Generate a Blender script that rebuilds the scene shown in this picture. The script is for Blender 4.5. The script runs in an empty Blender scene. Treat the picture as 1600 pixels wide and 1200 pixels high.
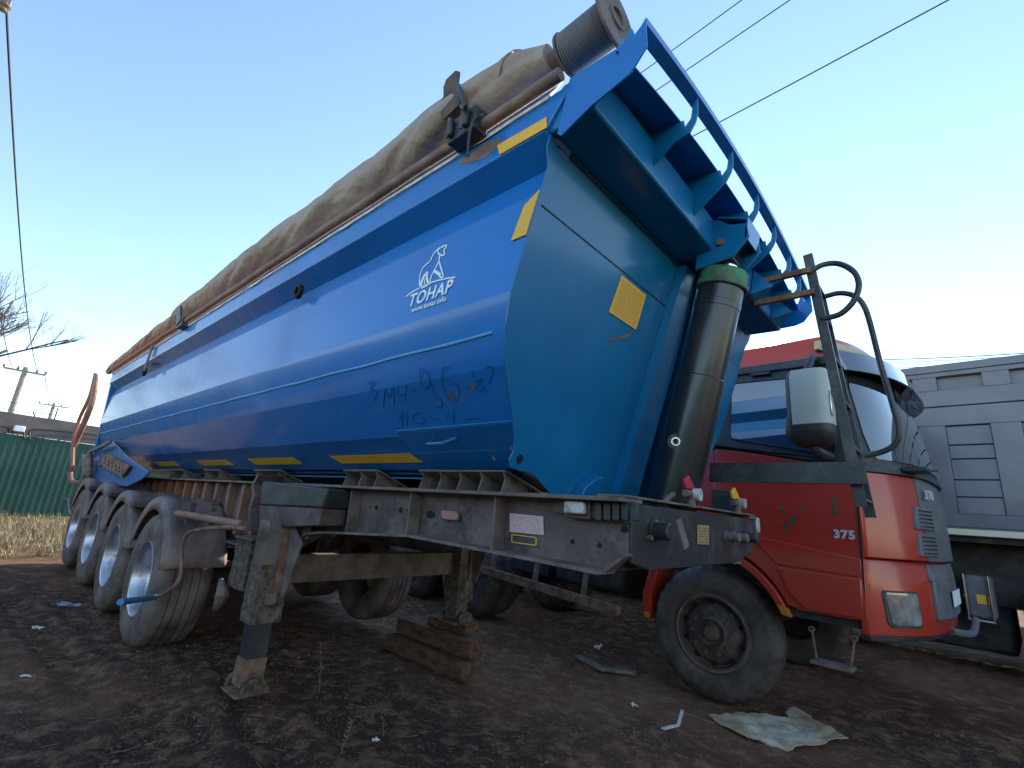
import bpy, bmesh, math, random
import numpy as np
from mathutils import Vector, Matrix, noise
random.seed(7); rng = np.random.default_rng(7)
SC = bpy.context.scene
COL = SC.collection
PI = math.pi

# ------------------------------------------------------------------ camera
FPX = 754.0
RW = np.array([[0.74689341, -0.11550793, -0.65483445],
               [0.66072676, 0.23965503, 0.71134071],
               [0.07476887, -0.96396234, 0.25531594]])   # camera (right, down, forward) -> world
CAMH = 1.28
cam = bpy.data.cameras.new('camera'); camo = bpy.data.objects.new('camera', cam); COL.objects.link(camo)
cam.sensor_width = 36.0; cam.lens = FPX / 1600 * 36.0
cam.clip_start = 0.05; cam.clip_end = 2000
rx, dn, fw_ = RW[:, 0], RW[:, 1], RW[:, 2]
M = Matrix(((rx[0], -dn[0], -fw_[0], 0), (rx[1], -dn[1], -fw_[1], 0), (rx[2], -dn[2], -fw_[2], CAMH), (0, 0, 0, 1)))
camo.matrix_world = M
SC.camera = camo

# ------------------------------------------------------------------ world, sun, exposure
SUN = Vector((-0.215, 0.885, 0.405)).normalized()
elev = math.asin(SUN.z); azim = math.atan2(SUN.x, SUN.y)
w = bpy.data.worlds.new('World'); SC.world = w; w.use_nodes = True
nt = w.node_tree; nt.nodes.clear()
sky = nt.nodes.new('ShaderNodeTexSky'); sky.sky_type = 'NISHITA'; sky.sun_disc = False
sky.sun_elevation = elev; sky.sun_rotation = azim
sky.air_density = 1.0; sky.dust_density = 0.0; sky.ozone_density = 1.1; sky.altitude = 100
bg = nt.nodes.new('ShaderNodeBackground'); bg.inputs['Strength'].default_value = 0.12
out = nt.nodes.new('ShaderNodeOutputWorld')
nt.links.new(sky.outputs[0], bg.inputs[0]); nt.links.new(bg.outputs[0], out.inputs[0])
sl = bpy.data.lights.new('sun', 'SUN'); so = bpy.data.objects.new('sun', sl); COL.objects.link(so)
sl.energy = 2.6; sl.angle = math.radians(0.53); sl.color = (1.0, 0.9, 0.74)
so.location = (0, 0, 30); so.rotation_euler = (-SUN).to_track_quat('-Z', 'Y').to_euler()
SC.view_settings.view_transform = 'Standard'; SC.view_settings.look = 'None'
SC.view_settings.exposure = 1.7; SC.view_settings.gamma = 1.0
SC.view_settings.use_curve_mapping = False
SC.cycles.max_bounces = 8; SC.cycles.caustics_reflective = False; SC.cycles.caustics_refractive = False

# ------------------------------------------------------------------ measuring: photograph pixel -> point on a known plane of the place
CP = np.array([0, 0, CAMH])
def ray(px, py): return RW @ np.array([px - 800.0, py - 600.0, FPX])
def hit(px, py, x=None, y=None, z=None):
    d = ray(px, py)
    t = (x - CP[0]) / d[0] if x is not None else ((y - CP[1]) / d[1] if y is not None else (z - CP[2]) / d[2])
    return CP + t * d
def hitp(px, py, n, p0):
    d = ray(px, py); n = np.array(n, float); return CP + d * (n.dot(np.array(p0, float) - CP) / n.dot(d))

# ------------------------------------------------------------------ materials
MATS = {}
def _n(nt, t, **k):
    n = nt.nodes.new(t)
    for a, b in k.items(): setattr(n, a, b)
    return n
def mat(name, color, rough=0.5, metal=0.0, color2=None, mix=(0.45, 0.6), scale=4.0, bump=0.0, bscale=40.0,
        coat=0.0, streak=False, color3=None, mix3=(0.6, 0.7), scale3=14.0, rough2=None, detail=8, spec=0.5, stretch=None, bdist=0.01, coatr=0.12):
    m = bpy.data.materials.new(name); m.use_nodes = True; nt = m.node_tree
    b = nt.nodes['Principled BSDF']
    b.inputs['Base Color'].default_value = (*color, 1); b.inputs['Roughness'].default_value = rough
    b.inputs['Metallic'].default_value = metal; b.inputs['Coat Weight'].default_value = coat; b.inputs['Coat Roughness'].default_value = coatr
    b.inputs['Specular IOR Level'].default_value = spec
    tc = _n(nt, 'ShaderNodeTexCoord'); src = tc.outputs['Object']
    mp = _n(nt, 'ShaderNodeMapping'); nt.links.new(src, mp.inputs[0])
    if stretch: mp.inputs['Scale'].default_value = stretch
    v = mp.outputs[0]
    cur = None
    if color2:
        no = _n(nt, 'ShaderNodeTexNoise'); no.inputs['Scale'].default_value = scale; no.inputs['Detail'].default_value = detail; no.inputs['Roughness'].default_value = 0.62
        nt.links.new(v, no.inputs['Vector'])
        mr = _n(nt, 'ShaderNodeMapRange'); mr.inputs[1].default_value = mix[0]; mr.inputs[2].default_value = mix[1]
        nt.links.new(no.outputs['Fac'], mr.inputs[0])
        mx = _n(nt, 'ShaderNodeMix', data_type='RGBA'); mx.inputs[6].default_value = (*color, 1); mx.inputs[7].default_value = (*color2, 1)
        nt.links.new(mr.outputs[0], mx.inputs[0]); nt.links.new(mx.outputs[2], b.inputs['Base Color']); cur = mx.outputs[2]
        if rough2 is not None:
            r = _n(nt, 'ShaderNodeMapRange'); r.inputs[3].default_value = rough; r.inputs[4].default_value = rough2
            nt.links.new(mr.outputs[0], r.inputs[0]); nt.links.new(r.outputs[0], b.inputs['Roughness'])
        if color3:
            n3 = _n(nt, 'ShaderNodeTexNoise'); n3.inputs['Scale'].default_value = scale3; n3.inputs['Detail'].default_value = 10; n3.inputs['Roughness'].default_value = .7
            nt.links.new(src, n3.inputs['Vector'])
            m3 = _n(nt, 'ShaderNodeMapRange'); m3.inputs[1].default_value = mix3[0]; m3.inputs[2].default_value = mix3[1]
            nt.links.new(n3.outputs['Fac'], m3.inputs[0])
            x3 = _n(nt, 'ShaderNodeMix', data_type='RGBA'); nt.links.new(cur, x3.inputs[6]); x3.inputs[7].default_value = (*color3, 1)
            nt.links.new(m3.outputs[0], x3.inputs[0]); nt.links.new(x3.outputs[2], b.inputs['Base Color'])
    if bump:
        nb = _n(nt, 'ShaderNodeTexNoise'); nb.inputs['Scale'].default_value = bscale; nb.inputs['Detail'].default_value = 6
        nt.links.new(src, nb.inputs['Vector'])
        bp = _n(nt, 'ShaderNodeBump'); bp.inputs['Strength'].default_value = bump; bp.inputs['Distance'].default_value = bdist
        nt.links.new(nb.outputs['Fac'], bp.inputs['Height']); nt.links.new(bp.outputs[0], b.inputs['Normal'])
    MATS[name] = m
    return m
mat('blue_paint', (0.0005, 0.175, 0.54), 0.40, color2=(0.0008, 0.135, 0.43), mix=(.4, .65), scale=2.2, coat=0.6, coatr=.10, bump=.06, bscale=2.6, bdist=.02, spec=.25,
    color3=(0.05, 0.08, 0.11), mix3=(.68, .84), scale3=9, stretch=(.35, 1, 1))
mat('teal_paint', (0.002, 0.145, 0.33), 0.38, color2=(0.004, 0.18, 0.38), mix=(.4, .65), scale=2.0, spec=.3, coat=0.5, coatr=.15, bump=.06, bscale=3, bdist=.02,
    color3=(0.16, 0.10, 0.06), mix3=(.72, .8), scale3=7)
mat('frame_steel', (0.105, 0.072, 0.066), 0.6, color2=(0.25, 0.17, 0.15), mix=(.40, .70), scale=3, bump=.35, bscale=60, color3=(0.045, 0.033, 0.032), mix3=(.50, .66), scale3=4.5)
mat('black_beam', (0.035, 0.034, 0.035), 0.42, color2=(0.13, 0.12, 0.11), mix=(.5, .75), scale=5, bump=.2, bscale=50)
mat('rust', (0.16, 0.075, 0.04), 0.8, color2=(0.30, 0.17, 0.11), mix=(.4, .6), scale=9, bump=.5, bscale=60)
mat('dusty_metal', (0.215, 0.165, 0.135), 0.7, color2=(0.11, 0.08, 0.065), mix=(.4, .65), scale=8, bump=.4, bscale=50)
mat('mud', (0.21, 0.155, 0.11), 0.95, color2=(0.09, 0.06, 0.042), mix=(.4, .6), scale=22, bump=1.0, bscale=45, bdist=.02)
mat('mudguard_plastic', (0.084, 0.067, 0.068), 0.55, color2=(0.403, 0.259, 0.208), mix=(.34, .7), scale=3.2, bump=.12, bscale=40, rough2=.85)
mat('tyre_rubber', (0.06, 0.045, 0.038), 0.75, color2=(0.26, 0.185, 0.15), mix=(.32, .62), scale=4.5, bump=.35, bscale=80, rough2=.92)
mat('tyre_clean', (0.055, 0.042, 0.036), 0.65, color2=(0.14, 0.10, 0.08), mix=(.4, .65), scale=5, bump=.3, bscale=90)
mat('alloy', (0.60, 0.60, 0.64), 0.34, metal=.85, color2=(0.34, 0.22, 0.19), mix=(.52, .74), scale=7, bump=.1, bscale=30, rough2=.7)
mat('rusty_rim', (0.06, 0.042, 0.034), 0.7, color2=(0.17, 0.10, 0.065), mix=(.42, .68), scale=9, bump=.4, bscale=70)
mat('weld_highlight', (0.16, 0.42, 0.72), 0.4)  # paler than the body paint: light caught on the bead, put into colour
mat('red_paint', (0.50, 0.030, 0.010), 0.35, color2=(0.45, 0.035, 0.02), mix=(.35, .7), scale=2.5, coat=.6, coatr=.12, bump=.05, bscale=3, bdist=.02,
    color3=(0.12, 0.055, 0.045), mix3=(.62, .78), scale3=4)
mat('black_plastic', (0.028, 0.029, 0.032), 0.5, color2=(0.075, 0.072, 0.07), mix=(.45, .7), scale=5, bump=.1, bscale=90)
mat('grey_plastic', (0.17, 0.17, 0.18), 0.5, color2=(0.12, 0.12, 0.125), mix=(.4, .6), scale=5, bump=.05)
mat('rod_black', (0.016, 0.017, 0.019), 0.3, color2=(0.045, 0.045, 0.048), mix=(.52, .75), scale=6, coat=.25, bump=.06, bscale=9)
mat('green_paint', (0.075, 0.28, 0.12), 0.6, color2=(0.07, 0.08, 0.075), mix=(.46, .60), scale=6)
mat('chrome', (0.75, 0.75, 0.75), 0.15, metal=1)
mat('tarp', (0.36, 0.285, 0.225), 0.62, color2=(0.24, 0.175, 0.135), mix=(.42, .7), scale=2.2, bump=.9, bscale=7, bdist=.035, stretch=(.7, 1, 1))
mat('rusty_pipe', (0.30, 0.19, 0.14), 0.75, color2=(0.16, 0.10, 0.08), mix=(.42, .6), scale=9, bump=.4, bscale=80, stretch=(.5, 1, 1))
mat('yellow_tape', (0.95, 0.50, 0.035), 0.45, color2=(0.85, 0.42, 0.04), mix=(.4, .7), scale=9)
mat('white_print', (0.9, 0.92, 0.94), 0.5)
mat('marker_ink', (0.002, 0.115, 0.32), 0.42)
mat('hole_black', (0.006, 0.006, 0.007), 0.8)
mat('number_silver', (0.62, 0.62, 0.62), 0.35, metal=.15)
mat('headlight_glass', (0.17, 0.16, 0.14), 0.1, color2=(.38,.36,.32), mix=(.45,.7), scale=6, coat=1, coatr=.03)
mat('dull_yellow', (0.55, 0.38, 0.16), 0.6)
mat('amber', (0.55, 0.20, 0.02), 0.3)
mat('red_lens', (0.52, 0.16, 0.13), 0.4, color2=(.3, .2, .17), scale=20)
mat('lamp_lens', (0.62, 0.60, 0.54), 0.15, color2=(.35, .32, .28), scale=14)
mat('valve_red', (0.45, 0.03, 0.05), 0.5)
mat('blue_grip', (0.03, 0.27, 0.52), 0.45, color2=(.1, .25, .35), scale=30)
mat('weathered_wood', (0.190, 0.086, 0.044), 0.9, color2=(0.073, 0.034, 0.020), mix=(.4, .62), scale=7, bump=.7, bscale=40, stretch=(1.120, 3.840, 3.200))
mat('grey_wood', (0.302, 0.230, 0.168), 0.9, color2=(0.146, 0.106, 0.080), mix=(.4, .62), scale=7, bump=.7, bscale=40, stretch=(1.120, 4.800, 4.000))
mat('cardboard', (0.58, 0.41, 0.24), 0.95, color2=(0.38, 0.26, 0.15), mix=(.4, .6), scale=8, bump=.5, bscale=25, color3=(.62, .52, .38), mix3=(.52, .56), scale3=3)
mat('paper', (0.80, 0.72, 0.62), 0.8, color2=(.55, .48, .4), scale=30)
mat('plastic_film', (0.25, 0.28, 0.33), 0.3, color2=(.12, .13, .16), scale=30)
mat('green_sheet', (0.012, 0.075, 0.052), 0.5, color2=(0.03, 0.10, 0.07), mix=(.4, .6), scale=1.2)
mat('fence_cap', (0.17, 0.135, 0.12), 0.7, color2=(.13, .10, .09), scale=2)
mat('concrete_pole', (0.33, 0.31, 0.27), 0.9, color2=(.25, .23, .2), scale=8)
mat('bark', (0.13, 0.10, 0.085), 0.9)
mat('wire', (0.03, 0.03, 0.035), 0.6)
mat('dry_grass', (0.46, 0.37, 0.20), 0.8, color2=(0.30, 0.22, 0.12), scale=.8, mix=(.35, .6))
mat('dead_stalk', (0.26, 0.15, 0.085), 0.85, color2=(0.36, 0.25, 0.15), scale=3)
mat('green_weed', (0.12, 0.14, 0.04), 0.7, color2=(0.25, 0.22, 0.09), scale=3)
mat('clod', (0.134, 0.067, 0.040), 0.95, color2=(0.246, 0.139, 0.084), scale=9, bump=.6, bscale=60)
mat('grey_truck_paint', (0.155, 0.16, 0.185), 0.42, color2=(0.115, 0.118, 0.14), mix=(.4, .65), scale=2.2, coat=.3, bump=.1, bscale=3, color3=(.17, .12, .09), mix3=(.62, .74), scale3=3.2, bdist=.02)
mat('dark_chassis', (0.022, 0.02, 0.02), 0.7, color2=(0.07, 0.055, 0.045), mix=(.45, .65), scale=6, bump=.3)
mat('cream_strip', (0.80, 0.70, 0.50), 0.5)
mat('mirror_grey', (0.50, 0.50, 0.42), 0.4)
mat('seat_grey', (0.25, 0.24, 0.24), 0.8)
def glassmat(name, tint, rough=.02, alpha=1):
    m = bpy.data.materials.new(name); m.use_nodes = True; b = m.node_tree.nodes['Principled BSDF']
    b.inputs['Base Color'].default_value = (*tint, 1); b.inputs['Roughness'].default_value = rough
    b.inputs['Coat Weight'].default_value = 1.0; b.inputs['Coat Roughness'].default_value = .01; b.inputs['Coat IOR'].default_value = 1.9
    b.inputs['Specular IOR Level'].default_value = 1.0; MATS[name] = m
glassmat('dark_glass', (0.02, 0.025, 0.03)); glassmat('windscreen_glass', (0.03, 0.035, 0.04))
def sticker_mat(name, base, ink, sx, sy):
    m = bpy.data.materials.new(name); m.use_nodes = True; nt = m.node_tree; b = nt.nodes['Principled BSDF']; b.inputs['Roughness'].default_value = .5
    tc = _n(nt, 'ShaderNodeTexCoord'); sp = _n(nt, 'ShaderNodeSeparateXYZ'); nt.links.new(tc.outputs['UV'], sp.inputs[0])
    wv = _n(nt, 'ShaderNodeMath', operation='MULTIPLY'); wv.inputs[1].default_value = sy; nt.links.new(sp.outputs[1], wv.inputs[0])
    fr = _n(nt, 'ShaderNodeMath', operation='FRACT'); nt.links.new(wv.outputs[0], fr.inputs[0])
    gt = _n(nt, 'ShaderNodeMath', operation='GREATER_THAN'); gt.inputs[1].default_value = .58; nt.links.new(fr.outputs[0], gt.inputs[0])
    mp = _n(nt, 'ShaderNodeMapping'); mp.inputs['Scale'].default_value = (sx, sy, 1); nt.links.new(tc.outputs['UV'], mp.inputs[0])
    no = _n(nt, 'ShaderNodeTexNoise'); no.inputs['Scale'].default_value = 2.0; nt.links.new(mp.outputs[0], no.inputs[0])
    g2 = _n(nt, 'ShaderNodeMath', operation='GREATER_THAN'); g2.inputs[1].default_value = .46; nt.links.new(no.outputs['Fac'], g2.inputs[0])
    ml = _n(nt, 'ShaderNodeMath', operation='MULTIPLY'); nt.links.new(gt.outputs[0], ml.inputs[0]); nt.links.new(g2.outputs[0], ml.inputs[1])
    # margin
    def band(o):
        a = _n(nt, 'ShaderNodeMath', operation='SUBTRACT'); a.inputs[1].default_value = .5; nt.links.new(o, a.inputs[0])
        c = _n(nt, 'ShaderNodeMath', operation='ABSOLUTE'); nt.links.new(a.outputs[0], c.inputs[0])
        l = _n(nt, 'ShaderNodeMath', operation='LESS_THAN'); l.inputs[1].default_value = .44; nt.links.new(c.outputs[0], l.inputs[0]); return l.outputs[0]
    m2 = _n(nt, 'ShaderNodeMath', operation='MULTIPLY'); nt.links.new(band(sp.outputs[0]), m2.inputs[0]); nt.links.new(band(sp.outputs[1]), m2.inputs[1])
    m3 = _n(nt, 'ShaderNodeMath', operation='MULTIPLY'); nt.links.new(m2.outputs[0], m3.inputs[0]); nt.links.new(ml.outputs[0], m3.inputs[1])
    mx = _n(nt, 'ShaderNodeMix', data_type='RGBA'); mx.inputs[6].default_value = (*base, 1); mx.inputs[7].default_value = (*ink, 1)
    nt.links.new(m3.outputs[0], mx.inputs[0]); nt.links.new(mx.outputs[2], b.inputs['Base Color']); MATS[name] = m
sticker_mat('yellow_sticker', (0.92, 0.50, 0.07), (0.50, 0.24, 0.04), 22, 26)
sticker_mat('pink_plate', (0.72, 0.50, 0.46), (0.40, 0.22, 0.22), 14, 11)
sticker_mat('small_yellow_plate', (0.42, 0.29, 0.12), (0.14, 0.09, 0.05), 6, 7)
def ground_mat():
    m = bpy.data.materials.new('soil'); m.use_nodes = True; nt = m.node_tree; b = nt.nodes['Principled BSDF']; b.inputs['Roughness'].default_value = .95
    b.inputs['Specular IOR Level'].default_value = .25
    tc = _n(nt, 'ShaderNodeTexCoord'); v = tc.outputs['Object']
    def noise_(sc, det=8, r=.6):
        n = _n(nt, 'ShaderNodeTexNoise'); n.inputs['Scale'].default_value = sc; n.inputs['Detail'].default_value = det; n.inputs['Roughness'].default_value = r; nt.links.new(v, n.inputs[0]); return n.outputs['Fac']
    def ramp(f, a, bb):
        r = _n(nt, 'ShaderNodeMapRange'); r.inputs[1].default_value = a; r.inputs[2].default_value = bb; nt.links.new(f, r.inputs[0]); return r.outputs[0]
    def mixc(f, a, c):
        x = _n(nt, 'ShaderNodeMix', data_type='RGBA'); nt.links.new(f, x.inputs[0])
        for i, q in ((6, a), (7, c)):
            if isinstance(q, tuple): x.inputs[i].default_value = (*q, 1)
            else: nt.links.new(q, x.inputs[i])
        return x.outputs[2]
    c = mixc(ramp(noise_(.9), .35, .65), (0.125, 0.050, 0.023), (0.300, 0.148, 0.080))
    mpp = _n(nt, 'ShaderNodeMapping'); mpp.inputs['Scale'].default_value = (.35, .35, 1); nt.links.new(v, mpp.inputs[0])
    c = mixc(ramp(noise_(.35, 4, .5), .42, .58), c, (0.085, 0.042, 0.026))
    c = mixc(ramp(noise_(7, 10, .7), .48, .66), c, (0.38, 0.205, 0.115))
    c = mixc(ramp(noise_(55, 6, .85), .57, .68), c, (0.62, 0.42, 0.27))
    c = mixc(ramp(noise_(60, 4, .8), .30, .42), (0.04, 0.019, 0.010), c)
    # dry turf by the fence (x < -10)
    sp = _n(nt, 'ShaderNodeSeparateXYZ'); nt.links.new(v, sp.inputs[0])
    c = mixc(ramp(sp.outputs[0], -9.5, -12.5), c, mixc(ramp(noise_(3), .4, .6), (0.33, 0.25, 0.13), (0.16, 0.12, 0.07)))
    nt.links.new(c, b.inputs['Base Color'])
    h = _n(nt, 'ShaderNodeMath', operation='ADD'); nt.links.new(noise_(30, 10, .75), h.inputs[0]); nt.links.new(noise_(110, 5, .7), h.inputs[1])
    bp = _n(nt, 'ShaderNodeBump'); bp.inputs['Strength'].default_value = .9; bp.inputs['Distance'].default_value = .022
    nt.links.new(h.outputs[0], bp.inputs['Height']); nt.links.new(bp.outputs[0], b.inputs['Normal'])
    MATS['soil'] = m
ground_mat()
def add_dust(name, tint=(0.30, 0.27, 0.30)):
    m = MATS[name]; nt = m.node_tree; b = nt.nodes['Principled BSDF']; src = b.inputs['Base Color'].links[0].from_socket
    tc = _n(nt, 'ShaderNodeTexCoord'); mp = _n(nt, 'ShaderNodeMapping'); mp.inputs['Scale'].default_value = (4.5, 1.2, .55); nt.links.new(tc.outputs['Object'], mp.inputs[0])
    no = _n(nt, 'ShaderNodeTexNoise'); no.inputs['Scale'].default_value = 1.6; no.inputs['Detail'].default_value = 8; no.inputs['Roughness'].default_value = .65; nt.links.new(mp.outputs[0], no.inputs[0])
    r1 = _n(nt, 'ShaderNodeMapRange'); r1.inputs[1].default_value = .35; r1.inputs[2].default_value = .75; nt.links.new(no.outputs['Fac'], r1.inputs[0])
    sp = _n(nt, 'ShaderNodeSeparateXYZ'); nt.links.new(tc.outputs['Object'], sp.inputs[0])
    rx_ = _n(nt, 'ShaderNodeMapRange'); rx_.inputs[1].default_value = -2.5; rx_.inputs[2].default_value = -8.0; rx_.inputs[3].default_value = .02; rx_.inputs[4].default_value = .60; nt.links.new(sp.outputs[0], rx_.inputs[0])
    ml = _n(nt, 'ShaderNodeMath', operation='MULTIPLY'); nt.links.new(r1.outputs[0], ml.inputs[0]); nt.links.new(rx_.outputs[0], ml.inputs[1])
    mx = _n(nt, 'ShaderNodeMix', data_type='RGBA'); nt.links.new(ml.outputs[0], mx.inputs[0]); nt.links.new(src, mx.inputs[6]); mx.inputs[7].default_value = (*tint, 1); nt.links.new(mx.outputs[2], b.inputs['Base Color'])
add_dust('blue_paint')  # rear dust; its upright streaks also stand in for reflections on the side
def stain(name, tint, x0, x1):
    m = MATS[name]; nt = m.node_tree; b = nt.nodes['Principled BSDF']; src = b.inputs['Base Color'].links[0].from_socket
    tc = _n(nt, 'ShaderNodeTexCoord'); sp = _n(nt, 'ShaderNodeSeparateXYZ'); nt.links.new(tc.outputs['Object'], sp.inputs[0])
    no = _n(nt, 'ShaderNodeTexNoise'); no.inputs['Scale'].default_value = 2.5; no.inputs['Detail'].default_value = 8; nt.links.new(tc.outputs['Object'], no.inputs[0])
    r = _n(nt, 'ShaderNodeMapRange'); r.inputs[1].default_value = x0; r.inputs[2].default_value = x1; nt.links.new(sp.outputs[0], r.inputs[0])
    ml = _n(nt, 'ShaderNodeMath', operation='MULTIPLY'); ml.inputs[1].default_value = 1.7; nt.links.new(no.outputs['Fac'], ml.inputs[0])
    m2 = _n(nt, 'ShaderNodeMath', operation='MULTIPLY', use_clamp=True); nt.links.new(r.outputs[0], m2.inputs[0]); nt.links.new(ml.outputs[0], m2.inputs[1])
    mx = _n(nt, 'ShaderNodeMix', data_type='RGBA'); nt.links.new(m2.outputs[0], mx.inputs[0]); nt.links.new(src, mx.inputs[6]); mx.inputs[7].default_value = (*tint, 1); nt.links.new(mx.outputs[2], b.inputs['Base Color'])
stain('tarp', (0.34, 0.13, 0.075), -3.0, -8.5); stain('rusty_pipe', (0.36, 0.13, 0.07), -2.0, -7.5)
add_dust('grey_truck_paint', (0.24, 0.23, 0.23))

# ------------------------------------------------------------------ mesh helpers
def catmull(P, k=6):
    P = [Vector(p) for p in P]; o = []
    for i in range(len(P) - 1):
        a = P[max(i - 1, 0)]; b = P[i]; c = P[i + 1]; d = P[min(i + 2, len(P) - 1)]
        for j in range(k):
            t = j / k
            o.append(.5 * ((2 * b) + (-a + c) * t + (2 * a - 5 * b + 4 * c - d) * t * t + (-a + 3 * b - 3 * c + d) * t ** 3))
    o.append(P[-1]); return o
class MB:
    def __init__(s): s.v = []; s.f = []
    def add(s, V, F):
        n = len(s.v); s.v += [tuple(float(c) for c in p) for p in V]; s.f += [tuple(n + i for i in f) for f in F]; return s
    def hexa(s, p):   # 8 points: bottom 4 ccw, top 4 ccw
        return s.add(p, [(3, 2, 1, 0), (4, 5, 6, 7), (0, 1, 5, 4), (1, 2, 6, 5), (2, 3, 7, 6), (3, 0, 4, 7)])
    def box(s, a, b):
        x0, x1 = sorted((a[0], b[0])); y0, y1 = sorted((a[1], b[1])); z0, z1 = sorted((a[2], b[2]))
        return s.hexa([(x0, y0, z0), (x1, y0, z0), (x1, y1, z0), (x0, y1, z0), (x0, y0, z1), (x1, y0, z1), (x1, y1, z1), (x0, y1, z1)])
    def bar(s, a, b, wd, h, up=(0, 0, 1)):
        a, b = Vector(a), Vector(b); d = (b - a).normalized(); up = Vector(up)
        sd = d.cross(up).normalized(); u = sd.cross(d).normalized(); sd = sd * wd / 2; u = u * h / 2
        return s.hexa([a - sd - u, b - sd - u, b + sd - u, a + sd - u, a - sd + u, b - sd + u, b + sd + u, a + sd + u])
    def prism(s, poly, vec):
        n = len(poly); vec = Vector(vec); P = [Vector(p) for p in poly]; Q = [p + vec for p in P]
        return s.add(P + Q, [tuple(range(n - 1, -1, -1)), tuple(range(n, 2 * n))] + [(i, (i + 1) % n, n + (i + 1) % n, n + i) for i in range(n)])
    def tube(s, P, r, n=10, k=1, caps=True):
        P = catmull(P, k) if k > 1 else [Vector(p) for p in P]
        m = len(P); R = r if hasattr(r, '__len__') else [r] * m
        if hasattr(r, '__len__') and len(R) != m: R = list(np.interp(np.linspace(0, 1, m), np.linspace(0, 1, len(R)), R))
        V = []; prev = None
        for i, p in enumerate(P):
            t = (P[min(i + 1, m - 1)] - P[max(i - 1, 0)]).normalized()
            if prev is None:
                a = Vector((0, 0, 1)) if abs(t.z) < .9 else Vector((1, 0, 0)); u = t.cross(a).normalized()
            else: u = (prev - t * prev.dot(t)).normalized()
            prev = u; w_ = t.cross(u)
            for j in range(n):
                an = 2 * PI * j / n; V.append(p + (u * math.cos(an) + w_ * math.sin(an)) * R[i])
        F = [(i * n + j, i * n + (j + 1) % n, (i + 1) * n + (j + 1) % n, (i + 1) * n + j) for i in range(m - 1) for j in range(n)]
        if caps: F += [tuple(range(n - 1, -1, -1)), tuple((m - 1) * n + j for j in range(n))]
        return s.add(V, F)
    def lathe(s, prof, n=48, axis='y', c=(0, 0, 0), mod=None, close=False):   # prof: (axial, radius)
        V = []; c = Vector(c)
        for i in range(n):
            a = 2 * PI * i / n
            for j, (ax, r) in enumerate(prof):
                if mod: r = mod(i, j, r)
                if axis == 'y': p = (r * math.cos(a), ax, r * math.sin(a))
                elif axis == 'z': p = (r * math.cos(a), r * math.sin(a), ax)
                else: p = (ax, r * math.cos(a), r * math.sin(a))
                V.append(c + Vector(p))
        m = len(prof)
        F = [(i * m + j, ((i + 1) % n) * m + j, ((i + 1) % n) * m + j + 1, i * m + j + 1) for i in range(n) for j in range(m - 1)]
        if close: F += [(i * m + m - 1, ((i + 1) % n) * m + m - 1, ((i + 1) % n) * m, i * m) for i in range(n)]
        return s.add(V, F)
    def cyl(s, a, b, r, n=20, r2=None): return s.tube([a, b], [r, r if r2 is None else r2], n)
    def build(s, name, m, parent=None, bevel=0, smooth=35, loc=None, recalc=True):
        me = bpy.data.meshes.new(name); me.from_pydata(s.v, [], s.f); me.update()
        if recalc:
            b = bmesh.new(); b.from_mesh(me); bmesh.ops.recalc_face_normals(b, faces=b.faces); b.to_mesh(me); b.free()
        me.materials.append(MATS[m] if isinstance(m, str) else m)
        o = bpy.data.objects.new(name, me); COL.objects.link(o)
        if smooth:
            me.polygons.foreach_set('use_smooth', [True] * len(me.polygons)); me.set_sharp_from_angle(angle=math.radians(smooth))
        if loc is not None: o.location = loc
        if parent: attach(o, parent)
        if bevel:
            bm_ = o.modifiers.new('bevel', 'BEVEL'); bm_.width = bevel; bm_.segments = 2; bm_.limit_method = 'ANGLE'; bm_.angle_limit = math.radians(35)
        return o
WORLDFRAME = set()
def attach(o, parent):
    o.parent = parent
    if parent.name in WORLDFRAME: o.matrix_parent_inverse = Matrix.Translation(-parent.location)
def root(name, label, cat, loc=(0, 0, 0), rotz=0, group=None, worldframe=False):
    o = bpy.data.objects.new(name, None); COL.objects.link(o); o.location = loc; o.rotation_euler = (0, 0, rotz)
    o.empty_display_size = .2
    o['label'] = label; o['category'] = cat
    if group: o['group'] = group
    if worldframe: WORLDFRAME.add(o.name)
    return o
def tag(o, label, cat, group=None, kind=None):
    if label: o['label'] = label; o['category'] = cat
    if group: o['group'] = group
    if kind: o['kind'] = kind
    return o
def dup(src, parent=None, loc=None, rot=None, scale=None):
    o = src.copy(); COL.objects.link(o)
    if parent: o.parent = parent; o.matrix_parent_inverse = Matrix.Translation(-parent.location) if parent.name in WORLDFRAME else Matrix()
    if loc is not None: o.location = loc
    if rot is not None: o.rotation_euler = rot
    if scale is not None: o.scale = scale
    for ch in list(src.children): dup(ch, o)
    return o
def quadsheet(name, m, P4, parent, thick=.003):
    """a thin plate with UVs on its front from four corners (bl, br, tr, tl)"""
    P = [Vector(p) for p in P4]; n = (P[1] - P[0]).cross(P[3] - P[0]).normalized()
    Q = [p + n * thick for p in P]
    me = bpy.data.meshes.new(name); me.from_pydata([tuple(p) for p in P + Q], [], [(4, 5, 6, 7), (3, 2, 1, 0), (0, 1, 5, 4), (1, 2, 6, 5), (2, 3, 7, 6), (3, 0, 4, 7)])
    uv = me.uv_layers.new(name='UVMap'); c = [(0, 0), (1, 0), (1, 1), (0, 1)]
    for i in range(4): uv.data[i].uv = c[i]
    for i in range(4, 24): uv.data[i].uv = (.01, .01)
    me.materials.append(MATS[m]); o = bpy.data.objects.new(name, me); COL.objects.link(o)
    if parent: attach(o, parent)
    return o
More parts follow.
